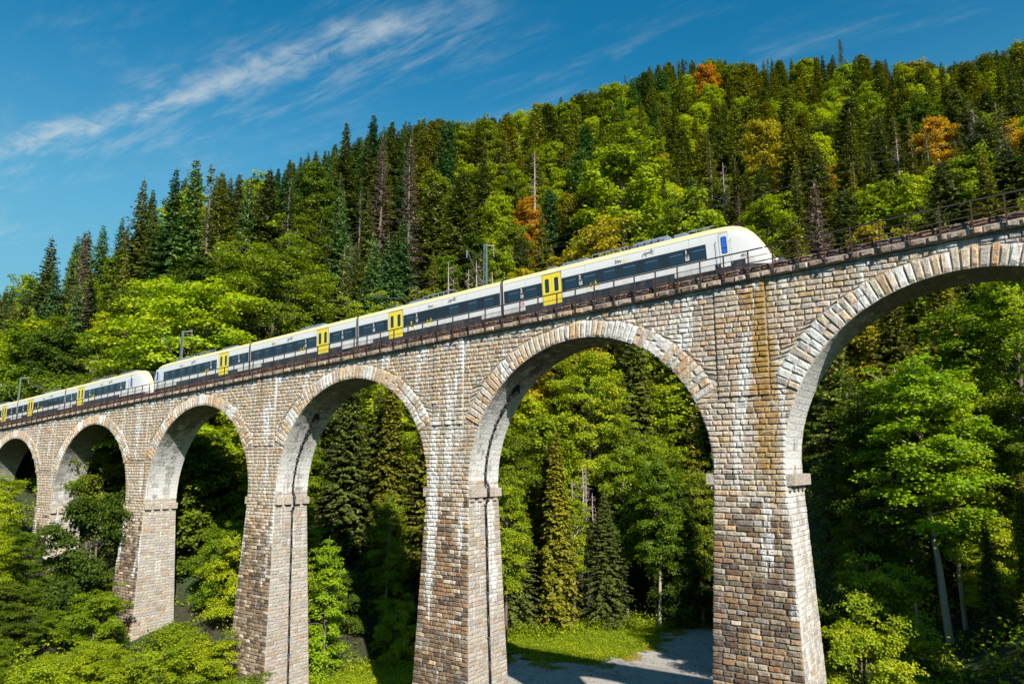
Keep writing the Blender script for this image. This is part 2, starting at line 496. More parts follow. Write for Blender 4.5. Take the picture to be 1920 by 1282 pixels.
for i in range(-1, 6):
    c = pier_c(i); zi = z_imp(i)
    zpil = L(c) - 7.2
    for (z0, z1) in ROWS:
        if z1 < GROUND_AT_PIER[i]: continue
        zm = (z0 + z1) / 2
        l0, r0 = edges(i, z0); l1, r1 = edges(i, z1)
        lim_l = c - SP / 2; lim_r = c + SP / 2
        l0 = max(l0, lim_l); l1 = max(l1, lim_l); r0 = min(r0, lim_r); r1 = min(r1, lim_r)
        if z0 > L(lim_r): continue
        segs = []
        if zm > zpil:
            segs = [((l0, l1), (c - 1.65, c - 1.65), 0), ((c - 1.65, c - 1.65), (c + 1.65, c + 1.65), .10), ((c + 1.65, c + 1.65), (r0, r1), 0)]
        else: segs = [((l0, l1), (r0, r1), 0)]
        for (a0, a1), (b0, b1), off in segs:
            if (b0 + b1) - (a0 + a1) < .2: continue
            clip = []
            if abs(a0 - a1) > .22 and z0 > OUT[(i, 1)][11][0]: clip.append(i); a0 = a1 = min(a0, a1)
            if abs(b0 - b1) > .22 and z0 > OUT[(i - 1, -1)][11][0]: clip.append(i - 1); b0 = b1 = max(b0, b1)
            xs = jrow(0, 1, .56 / ((b0 + b1 - a0 - a1) / 2), .90 / ((b0 + b1 - a0 - a1) / 2)) if (b0 + b1 - a0 - a1) > 1.2 else [0, 1]
            for k in range(len(xs) - 1):
                u0 = xs[k]; u1 = xs[k + 1]
                q = [[a0 + (b0 - a0) * u0, z0], [a0 + (b0 - a0) * u1, z0], [a1 + (b1 - a1) * u1, z1], [a1 + (b1 - a1) * u0, z1]]
                for p in q: p[1] = min(p[1], L(p[0]) - .01)
                if clip:
                    for p in q[:2]: p[1] = max(p[1], ext_z(p[0], clip) + .01)
                if (q[2][1] - q[1][1]) + (q[3][1] - q[0][1]) < .12: continue
                if q[2][1] <= q[1][1] + .01: q[2][1] = q[1][1] + .012
                if q[3][1] <= q[0][1] + .01: q[3][1] = q[0][1] + .012
                near = i <= 1
                cm = (q[0][0] + q[1][0]) / 2
                col = front_col(cm, zm)
                stone('wall_stone', q, lambda u, v, w, i=i, off=off: (u, front_n(i, v) - off - w, v), col, front_stain, gx=5 if near else 4, gy=4)

# ---- right-facing sides of the piers below the springing
def side_style(i, n, z):
    zi = z_imp(i); dz = zi - z
    col = RNG.choice([(.33, .30, .27), (.36, .33, .29), (.30, .27, .245), (.38, .33, .27), (.27, .25, .23)])
    if RNG.random() < .12 + .22 * smooth(8, 20, dz): col = RNG.choice([(.36, .25, .16), (.30, .21, .14), (.24, .17, .12)])
    white = .22 + .34 * (wob(n * 3, z, i + 2) - .3) + .12 * smooth(12, 0, dz)
    if i == 1: white += .35 * math.exp(-((n - 2.9) / .5) ** 2) * smooth(14, 5, dz)
    if i == 0: white += .2 + .25 * math.exp(-((n - .5) / .6) ** 2)
    white -= .3 * smooth(7, 18, dz)
    return jit(tame(col, (.33, .305, .265), .35), .1), (clamp01(white), .08, .02)
for i in range(0, 6):
    c = pier_c(i); zi = z_imp(i)
    for (z0, z1) in ROWS:
        if z1 < GROUND_AT_PIER[i] or z0 > zi + .8: continue
        zm = (z0 + z1) / 2; b = BAT * max(0, zi - zm)
        xs = jrow(-b + .02, T + b - .02, .6, .95)
        for k in range(len(xs) - 1):
            q = [(xs[k], z0), (xs[k + 1], z0), (xs[k + 1], z1), (xs[k], z1)]
            col, stn = side_style(i, (xs[k] + xs[k + 1]) / 2, zm)
            stone('pier_side_stone', q, lambda u, v, w, i=i, c=c, zi=zi: (c + HW + BAT * max(0, zi - v) + w, u, v), col, stn,
                  gx=4, gy=4, lift=(.01, .04))

# ---- rings of arch stones and the soffits
for j in range(-1, 5):
    c = arch_c(j)
    n = 52
    ths = [A0 + (math.pi - 2 * A0) * k / n for k in range(n + 1)]
    for k in range(1, n): ths[k] += RNG.uniform(-.004, .004)
    for k in range(n):
        t0, t1 = ths[k], ths[k + 1]; tm = (t0 + t1) / 2
        e = RNG.uniform(-.08, .1)
        steep = abs(math.cos(tm))
        def ro(t): return r_ext(t) + e
        cuts = [0, 1]
        if steep > .45 and RNG.random() < .75: cuts = [0, RNG.uniform(.35, .65), 1]
        for a, b in zip(cuts[:-1], cuts[1:]):
            q = [(t1 - .0016, R + (ro(t1) - R) * a + .012), (t0 + .0016, R + (ro(t0) - R) * a + .012), (t0 + .0016, R + (ro(t0) - R) * b - .012), (t1 - .0016, R + (ro(t1) - R) * b - .012)]
            col = RNG.choice([(.41, .34, .26), (.38, .33, .27), (.43, .32, .21), (.44, .37, .29), (.34, .31, .28), (.42, .28, .16)])
            s_, z_ = ring(c, tm, R)
            w_ = .24 + .42 * smooth(.45, .9, wob(k * .35, j * 9.0, 5)) + .10 * steep
            if j == -1: w_ += .22 * (1 if 1.35 < tm < 2.6 and wob(k * .5, 3, 2) > .5 else .0)
            if j == 0: w_ += .15 * (1 if tm < 1.2 else 0)
            if j == 0 and tm < 1.35 and tm > 1.1: w_ += .3
            stone('arch_stone', q, lambda u, v, w, c=c: (ring(c, u, v)[0], -.06 - w, ring(c, u, v)[1]), jit(col), (clamp01(w_), .12, .10 * RNG.random()),
                  j=0, gx=4, gy=4, lift=(.04, .11), rim=.015)
            # joints: shrink done by the radial inset below
    # soffit, barrel stones run across the thickness
    m = 66
    th_s = [math.radians(18) + (math.pi + .0 - math.radians(18)) * k / m for k in range(m + 1)]
    for k in range(m):
        t0, t1 = th_s[k], th_s[k + 1]
        xs = jrow(0.0, T, .7, 1.1)
        for a in range(len(xs) - 1):
            tm = (t0 + t1) / 2
            nn = (xs[a] + xs[a + 1]) / 2
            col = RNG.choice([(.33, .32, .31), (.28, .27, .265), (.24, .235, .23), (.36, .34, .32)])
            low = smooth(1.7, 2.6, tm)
            col = tuple(q_ * (.50 + .50 * smooth(1.9, 2.75, tm)) for q_ in col)  # shade high in the vault is painted into the stone colour
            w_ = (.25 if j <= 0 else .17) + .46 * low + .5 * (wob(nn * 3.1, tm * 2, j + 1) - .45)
            if j in (3, 4): w_ -= .22
            if tm > 3.0: w_ += .05
            q = [(xs[a] + .011, t1), (xs[a + 1] - .011, t1), (xs[a + 1] - .011, t0), (xs[a] + .011, t0)]
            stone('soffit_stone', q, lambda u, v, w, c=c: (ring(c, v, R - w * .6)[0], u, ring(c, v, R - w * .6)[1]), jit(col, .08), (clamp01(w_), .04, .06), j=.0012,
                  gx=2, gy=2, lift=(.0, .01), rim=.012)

# ---- cornice row and parapet row along the top, both sides
DKP = [(.10, .055, .042), (.13, .07, .05), (.08, .045, .038), (.16, .085, .06), (.12, .08, .065)]
for face, sgn in ((-.34, -1), (T + .34, 1)):
    s = -150.0
    while s < 32:
        w = RNG.uniform(.75, 1.05); h = .40 + RNG.uniform(-.02, .02)
        q = [(s, .0), (s + w, .0), (s + w, h), (s, h)]
        col = RNG.choice([(.30, .24, .19), (.34, .27, .20), (.26, .21, .17), (.17, .12, .09), (.36, .26, .17), (.22, .17, .14)])
        if sgn < 0:
            stone('cornice_stone', q, lambda u, v, w: (u, -.34 - w, L(u) + v), jit(col), (.45 * RNG.random(), .15, .5 * RNG.random()), gx=5, gy=4, j=.03, lift=(.0, .11), rim=.03)
        s += w
    s = -150.0
    while s < 32:
        w = RNG.uniform(.6, .9)
        q = [(s, .47), (s + w, .47), (s + w, .88), (s, .88)]
        if sgn < 0:
            stone('parapet_stone', q, lambda u, v, w: (u, -.16 - w, L(u) + v), jit(RNG.choice(DKP)), (0, .1, .3), gx=5, gy=4, j=.03)
        s += w

# ---- core of the masonry
viaduct = thing('viaduct', 'curving row of tall grey and tan stone arches carrying the railway across the wooded gorge'.replace('curving ', 'sloping '), 'viaduct')
mb = MB()
D = .012
for j in range(-2, 8):
    c = arch_c(j); N = 56
    arc = []
    for k in range(N + 1):
        th = math.pi * k / N
        arc.append(ring(c, th, R + D))
    for k in range(N):
        (s1, zz1), (s0, zz0) = arc[k], arc[k + 1]
        t1_, t0_ = L(s1), L(s0)
        mb.add([(s0, D, zz0), (s1, D, zz1), (s1, D, t1_), (s0, D, t0_)], [(0, 1, 2, 3)])
        mb.add([(s0, T - D, zz0), (s1, T - D, zz1), (s1, T - D, t1_), (s0, T - D, t0_)], [(3, 2, 1, 0)])
        mb.add([(s0, D, zz0), (s1, D, zz1), (s1, T - D, zz1), (s0, T - D, zz0)], [(3, 2, 1, 0)])
for i in range(-1, 8):
    c = pier_c(i); zi = z_imp(i)
    a = c - HW + D; b = c + HW - D
    zt = L(c)
    zl, zr = zc_of(arch_c(i)), zc_of(arch_c(i - 1))
    # shaft between impost and springing, and behind the spandrel
    mb.add([(a, D, zi), (b, D, zi), (b, D, L(b)), (a, D, L(a)), (a, T - D, zi), (b, T - D, zi), (b, T - D, L(b)), (a, T - D, L(a))],
           [(0, 1, 2, 3), (7, 6, 5, 4), (1, 5, 6, 2), (4, 0, 3, 7)])
    zb = -28.0; e = BAT * (zi - zb)
    mb.hexa([(a - e, D - e, zb), (b + e, D - e, zb), (b + e, T - D + e, zb), (a - e, T - D + e, zb), (a, D, zi), (b, D, zi), (b, T - D, zi), (a, T - D, zi)])
    # pilaster backing
    z0 = L(c) - 7.3
    mb.add([(c - 1.63, -.05, z0), (c + 1.63, -.05, z0), (c + 1.63, -.05, L(c + 1.63)), (c - 1.63, -.05, L(c - 1.63)),
            (c - 1.63, .2, z0), (c + 1.63, .2, z0), (c + 1.63, .2, L(c + 1.63)), (c - 1.63, .2, L(c - 1.63))], [(0, 1, 2, 3), (1, 5, 6, 2), (4, 0, 3, 7), (0, 4, 5, 1)])
# abutment beyond the last arch on the left and the ring backing
core = mb
core_v = np.array(core.v)
stain = np.zeros((len(core_v), 4), np.float32); stain[:, 0] = .25; stain[:, 3] = 1
me = mk_mesh('mortar_core', core.v, core.f, [M_MORTAR], None, False, {'stain': stain})
put('mortar_core', me, viaduct)
mb = MB()
for j in range(-1, 6):
    c = arch_c(j)
    for k in range(60):
        th0 = A0 + (math.pi - 2 * A0) * k / 60; th1 = A0 + (math.pi - 2 * A0) * (k + 1) / 60
        p = [ring(c, th0, R + .01), ring(c, th1, R + .01), ring(c, th1, r_ext(th1) - .03), ring(c, th0, r_ext(th0) - .03)]
        mb.add([(p[0][0], -.035, p[0][1]), (p[1][0], -.035, p[1][1]), (p[2][0], -.035, p[2][1]), (p[3][0], -.035, p[3][1]),
                (p[0][0], .1, p[0][1]), (p[1][0], .1, p[1][1]), (p[2][0], .1, p[2][1]), (p[3][0], .1, p[3][1])],
               [(1, 0, 3, 2), (2, 3, 7, 6), (0, 1, 5, 4)])
st2 = np.zeros((len(mb.v), 4), np.float32); st2[:, 0] = .6; st2[:, 3] = 1
put('ring_mortar', mk_mesh('ring_mortar', mb.v, mb.f, [M_MORTAR], None, False, {'stain': st2}), viaduct)['kind'] = 'stuff'
# deck slab, cornice backing, parapet kerbs
mb = MB()
for a in range(-160, 36, 4):
    b = a + 4
    mb.box(a, b, -.30, T + .30, .0, .42, 0, zf=L)
    mb.box(a, b, -.12, .30, .42, .86, 0, zf=L)
    mb.box(a, b, T - .30, T + .12, .42, .86, 0, zf=L)
st3 = np.zeros((len(mb.v), 4), np.float32); st3[:, 2] = .9; st3[:, 3] = 1
put('deck_slab', mk_mesh('deck_slab', mb.v, mb.f, [M_MORTAR], None, False, {'stain': st3}), viaduct)

# ---- imposts: corbel blocks on the right-facing and left-facing sides
for i in range(0, 6):
    c = pier_c(i); zi = z_imp(i)
    for sd in (1, -1):
        nblk = 4
        gap = .02 if i in (0, 1) else .36
        pr = .48 if i == 0 else .34
        w = (T + .1 - gap * (nblk - 1)) / nblk
        for k in range(nblk):
            n0 = -.05 + k * (w + gap)
            if i == 0 and sd == 1: n0 -= .0
            x0 = c + sd * (HW - .05); x1 = c + sd * (HW + pr)
            zt = zi + .40; zb = zi - .32
            b2 = MB()
            xa, xb = min(x0, x1), max(x0, x1)
            o_ = .04
            b2.hexa([(xa, n0, zb), (xb, n0 + .02, zb + .03), (xb, n0 + w - .02, zb + .03), (xa, n0 + w, zb),
                     (xa, n0, zt), (xb, n0 + .02, zt - .02), (xb, n0 + w - .02, zt - .02), (xa, n0 + w, zt)])
            cc = jit((.34, .30, .255), .1)
            cl = np.tile(np.array([*cc, 1], np.float32), (len(b2.v), 1)); sn = np.tile(np.array([.25, .1, .1, 1], np.float32), (len(b2.v), 1))
            put('impost_block', mk_mesh('impost_block', b2.v, b2.f, [M_STONE], None, False, {'col': cl, 'stain': sn}), viaduct)
            # small corbel tooth below
            if i in (0, 1):
                b3 = MB()
                b3.box(min(c + sd * (HW - .05), c + sd * (HW + .22)), max(c + sd * (HW - .05), c + sd * (HW + .22)), n0 + .12, n0 + w * .55, zb - .30, zb - .004)
                cl = np.tile(np.array([*cc, 1], np.float32), (len(b3.v), 1)); sn = np.tile(np.array([.4, .1, .1, 1], np.float32), (len(b3.v), 1))
                put('corbel', mk_mesh('corbel', b3.v, b3.f, [M_STONE], None, False, {'col': cl, 'stain': sn}), viaduct)

# ---- emit the stones: the 300 largest of a kind as parts, the rest joined
def emit(kind, recs):
    recs.sort(key=lambda r: -r[0])
    cap = 300
    for sz, V, F, col, stn in recs[:cap]:
        n = len(V)
        me = mk_mesh(kind, V, F, [M_STONE], None, False, {'col': [(*col, 1)] * n, 'stain': [(*q_, 1) for q_ in stn]})
        put(kind, me, viaduct)
    rest = recs[cap:]
    if rest:
        V = []; F = []; C = []; S = []
        for sz, v, f, col, stn in rest:
            b = len(V); V += v; F += [tuple(b + q for q in g) for g in f]; C += [(*col, 1)] * len(v); S += [(*q_, 1) for q_ in stn]
        o = put(kind, mk_mesh(kind + '_mass', V, F, [M_STONE], None, False, {'col': C, 'stain': S}), viaduct)
        o['kind'] = 'stuff'
for k_, r_ in STONES.items(): emit(k_, r_)

# ---- drain pipes down piers
for i in (1, 2):
    c = arch_c(i - 1); pc = pier_c(i); zi = z_imp(i)
    pts = []
    nn = 1.95
    th_top = math.radians(133)
    for k in range(13):
        th = th_top + (math.pi - th_top) * k / 12
        s_, z_ = ring(c, th, R - .16); pts.append((s_, nn, z_))
    x = pc + HW + .5
    pts.append((x, nn, zi + .5)); pts.append((x, nn, zi - .4)); pts.append((pc + HW + .22, nn, zi - .9))
    for k in range(1, 14):
        zz_ = zi - .9 - k * 1.7
        pts.append((pc + HW + .17 + BAT * (zi - zz_), nn + (0.02 * math.sin(k)), zz_))
    dp = MB()
    for a, b in zip(pts[:-1], pts[1:]): dp.tube(a, b, .095, n=8)
    pipe = dp.build('drain_pipe', M_PIPE, viaduct, smooth=True)
    for k in range(3, len(pts) - 1, 2):
        cl = MB(); p = Vector(pts[k]); cl.box(p.x - .16, p.x + .12, p.y - .14, p.y + .14, p.z - .03, p.z + .03)
        cl.build('pipe_clamp', M_BRACKET, pipe)
    if True:
        s_, z_ = ring(c, th_top, R - .05)
        hb = MB(); hb.box(s_ - .25, s_ + .25, nn - .2, nn + .2, z_ - .45, z_ + .25); hb.build('drain_outlet', M_PIPE, pipe)

# ---- railings
post_s = []
s = -148.0
while s < 30:
    post_s.append(s); s += 1.70 if s < -14 else (1.60 if s < 0 else 1.52)
off = .86 - min(post_s, key=lambda a: abs(a - .86)); post_s = [a + off for a in post_s]
M_IRONDK = plain('dark_iron', (.022, .013, .011), .7, 0, .3, 6)
for side, nm, lab in ((-1, 'near', 'rusty iron railing along the near edge of the viaduct, in front of the train'),
                      (1, 'far', 'rusty iron railing along the far edge of the viaduct, behind the track')):
    yy = -.52 if side < 0 else T + .40
    rl = thing('railing', lab, 'railing')
    pm = MB()
    pm.box(-.04, .04, -.035, .035, -.02, 1.86)
    pm.box(-.06, .06, -.05, .10 if side < 0 else .05, .02, .14)
    pm.box(-.012, .012, -.02, .08, .14, .86)
    pm_me = pm.mesh('post', M_IRON)
    for s in post_s:
        if not in_view((s, yy, L(s) + 1), 60): continue
        put('post', pm_me, rl, (s, yy, L(s)))
    vis = [s for s in post_s if in_view((s, yy, L(s) + 1), 200)]
    s0, s1 = vis[0] - 2, vis[-1] + 2
    for h, t in ((1.86, .075), (1.40, .035), (1.02, .055)):
        rb = MB(); n_ = 24
        for k in range(n_):
            a = s0 + (s1 - s0) * k / n_; b = s0 + (s1 - s0) * (k + 1) / n_
            rb.bar((a, yy, L(a) + h), (b, yy, L(b) + h), t * .9, t)
        rb.build('rail', M_IRONDK if h > 1.5 else M_IRON, rl)

# ---- track
track = thing('railway_track', 'single railway track with ballast along the top of the viaduct', 'track')
TC = 2.0
b = MB()
for a in range(-160, 60, 4):
    b.box(a, a + 4, .32, T - .32, .425, .62, zf=L)
b.build('ballast', M_BALLAST, track, kind='stuff')
b = MB(); s = -150
while s < 40:
    b.box(s, s + .24, TC - 1.25, TC + 1.25, .625, .70, zf=L); s += .62
b.build('sleeper', M_SLEEPER, track, kind='stuff')
for dy in (-.75, .75):
    b = MB()
    for a in range(-150, 40, 5): b.box(a, a + 5, TC + dy - .035, TC + dy + .035, .703, .86, zf=L)
    b.build('running_rail', M_RAIL, track)

# ------------------------------------------------------------------ trains
def paint(name, col, rough=.3, coat=.3):
    m, nt, b = new_mat(name)
    P = npos(nt)
    g1 = nnoise(nt, P, 1.6, 5, .6, (1, 1, .35)); g2 = nnoise(nt, P, 14, 4)
    d = nmath(nt, 'MULTIPLY', nrange(nt, g1, .45, .8, 0, .22), g2)
    sx = nt.nodes.new('ShaderNodeSeparateXYZ'); nt.links.new(P, sx.inputs[0])
    hh = nmath(nt, 'SUBTRACT', sx.outputs[2], nmath(nt, 'ADD', nmath(nt, 'MULTIPLY', sx.outputs[0], G), 11.52))
    low = nrange(nt, hh, 2.5, 1.1, 0, .55)
    g3 = nnoise(nt, P, 2.2, 6, .7, (1, 1, .25))
    d = nmath(nt, 'ADD', d, nmath(nt, 'MULTIPLY', low, nrange(nt, g3, .35, .7)), clamp=True)
    c = nmix(nt, d, col, (.17, .13, .10))
    nt.links.new(c, b.inputs['Base Color'])
    b.inputs['Roughness'].default_value = rough; b.inputs['Coat Weight'].default_value = coat; b.inputs['Coat Roughness'].default_value = .15
    return m
M_WHITE = paint('train_white_paint', (.66, .65, .64))
M_YELLOW = paint('train_yellow_paint', (.80, .62, .03))
M_PALEY = paint('train_roof_edge_yellow', (.84, .70, .34))
M_DARKP = paint('train_anthracite_paint', (.014, .021, .030), .35, .1)
M_ROOF = paint('train_roof_grey', (.22, .24, .26), .55, 0)
M_EQUIP = paint('roof_equipment_grey', (.20, .24, .29), .5, 0)
M_UNDER = plain('underframe_black', (.02, .019, .018), .8, 0, .3, 6)
M_BELLOW = plain('grey_bellows', (.14, .135, .13), .85, 0, .25, 8)
M_BLACK = plain('black_print', (.015, .015, .017), .5, 0, .1)
M_GREYP = plain('grey_print', (.22, .23, .24), .5, 0, .1)
M_WHITEP = plain('white_print', (.75, .75, .75), .5, 0, .1)
M_REDP = plain('red_print', (.55, .05, .04), .5, 0, .1)
M_STEEL = plain('grey_steel', (.30, .30, .31), .35, .8, .2, 5)
def glass(name, col, rough=.05):
    m, nt, b = new_mat(name)
    P = npos(nt)
    nt.links.new(nmix(nt, nnoise(nt, P, .8, 3), col, tuple(c * 2.2 for c in col)), b.inputs['Base Color'])
    b.inputs['Roughness'].default_value = rough; b.inputs['IOR'].default_value = 1.6
    b.inputs['Specular IOR Level'].default_value = .8
    return m
M_GLASS = glass('tinted_glass', (.006, .010, .018))
M_BLUEG = glass('blue_cab_glass', (.01, .06, .32))
M_WIND = glass('windscreen_black', (.006, .006, .008), .08)

def text_obj(name, txt, size, mat, parent, loc, bold=.0, shear=0.):
    cu = bpy.data.curves.new(name, 'FONT'); cu.body = txt; cu.size = size; cu.extrude = .002; cu.offset = bold; cu.shear = shear
    t = bpy.data.objects.new(name + '_src', cu)
    me = bpy.data.meshes.new_from_object(t)
    me.name = name; me.materials.clear(); me.materials.append(mat)
    bpy.data.objects.remove(t)
    return put(name, me, parent, loc, (math.pi / 2, 0, 0))
def poly_plate(name, pts, mat, parent, loc, th=.003):
    n = len(pts)
    V = [(x, 0, z) for x, z in pts] + [(x, th, z) for x, z in pts]
    F = [tuple(range(n)), tuple(range(2 * n - 1, n - 1, -1))] + [(i, n + i, n + (i + 1) % n, (i + 1) % n) for i in range(n)]
    return put(name, mk_mesh(name, V, F, [mat]), parent, loc)
LION = [(0, 0), (.05, .14), (.10, .22), (.17, .27), (.13, .18), (.19, .10), (.24, .04), (.30, .04), (.25, .12), (.28, .20), (.38, .20), (.48, .24),
        (.50, .18), (.60, .17), (.72, .13), (.74, .17), (.62, .22), (.60, .27), (.70, .30), (.78, .34), (.77, .38), (.66, .35), (.66, .42), (.62, .49),
        (.54, .47), (.53, .40), (.46, .36), (.36, .34), (.22, .36), (.10, .34), (.04, .28), (.0, .18), (-.03, .06)]
HWID = 1.4
ZB = 1.10
def section(zt, w, zb=ZB):
    """half outline from the near sill over the roof to the far sill; returns points and the paint of each strip"""
    h = zt - zb
    near = [(-.93, 0), (-1, .09), (-1, .30), (-1, .66), (-.995, .855), (-.95, .93), (-.80, .972), (-.45, .995)]
    pts = [(a * w, zb + b * h) for a, b in near] + [(0, zt + .01)] + [(-a * w, zb + b * h) for a, b in reversed(near)]
    return pts
STRIP = [2, 0, 0, 0, 1, 1, 3, 3, 3, 3, 1, 1, 0, 0, 0, 2]      # 0 white 1 yellow edge 2 dark skirt 3 roof
def loft(name, stations, parent, mats, wind_from=None, wdir=1):
    V = []; F = []; MI = []
    n = 17
    for x, zt, w, zb in stations: V += [(x, y, z) for y, z in section(zt, w, zb)]
    for k in range(len(stations) - 1):
        xm = (stations[k][0] + stations[k + 1][0]) / 2
        for i in range(n - 1):
            F.append((k * n + i, (k + 1) * n + i, (k + 1) * n + i + 1, k * n + i + 1))
            mi = STRIP[i]
            if wind_from is not None and (xm - wind_from) * wdir > 0:
                if mi == 3: mi = 4
                tfr = (xm - wind_from) * wdir
                if i in (4, 11) and tfr > .1: mi = 1
                if i in (6, 9): mi = 1
                if tfr > 1.9 and i in (5, 6, 7, 8, 9, 10): mi = 4 if i in (7, 8) else 1
            MI.append(mi)
    b = (len(stations) - 1) * n; c0 = len(V); V += V[:n]; V += V[b:b + n]
    F.append(tuple(range(c0 + n - 1, c0 - 1, -1))); MI.append(5)
    b = c0 + n
    F.append(tuple(range(b, b + n))); MI.append(4 if wind_from is not None else 5)
    if wdir < 0: pass
    me = mk_mesh(name, V, F, mats, MI)
    for p in me.polygons: p.use_smooth = len(p.vertices) == 4
    return put(name, me, parent)
BODYM = [M_WHITE, M_PALEY, M_DARKP, M_ROOF, M_WIND, M_UNDER]
NOSE = [(-2.6, 4.46, 1.40, ZB), (-1.8, 4.45, 1.395, ZB), (-1.0, 4.42, 1.38, ZB), (-.4, 4.36, 1.35, ZB), (.1, 4.22, 1.31, ZB), (.5, 3.98, 1.26, ZB), (.85, 3.64, 1.20, ZB),
        (1.15, 3.22, 1.13, ZB), (1.4, 2.80, 1.05, ZB), (1.6, 2.40, .97, ZB + .02), (1.76, 2.02, .89, ZB + .06), (1.88, 1.72, .80, ZB + .12), (1.95, 1.50, .70, ZB + .2)]
def panel(name, x0, x1, z0, z1, mat, parent, off=.004, r=0, th=.02, side=-1):
    y = side * (HWID + off)
    if r:
        pts = []
        for cx_, cz_, a0 in ((x1 - r, z1 - r, 0), (x0 + r, z1 - r, 90), (x0 + r, z0 + r, 180), (x1 - r, z0 + r, 270)):
            for k in range(4):
                t = math.radians(a0 + 30 * k); pts.append((cx_ + r * math.cos(t), cz_ + r * math.sin(t)))
        n = len(pts); y2 = side * (HWID - th)
        V = [(x, y, z) for x, z in pts] + [(x, y2, z) for x, z in pts]
        F = [tuple(range(n)), tuple(range(2 * n - 1, n - 1, -1))] + [(i, (i + 1) % n, n + (i + 1) % n, n + i) for i in range(n)]
        return put(name, mk_mesh(name, V, F, [mat]), parent)
    b = MB(); b.box(x0, x1, min(y, side * (HWID - th)), max(y, side * (HWID - th)), z0, z1)
    return b.build(name, mat, parent)

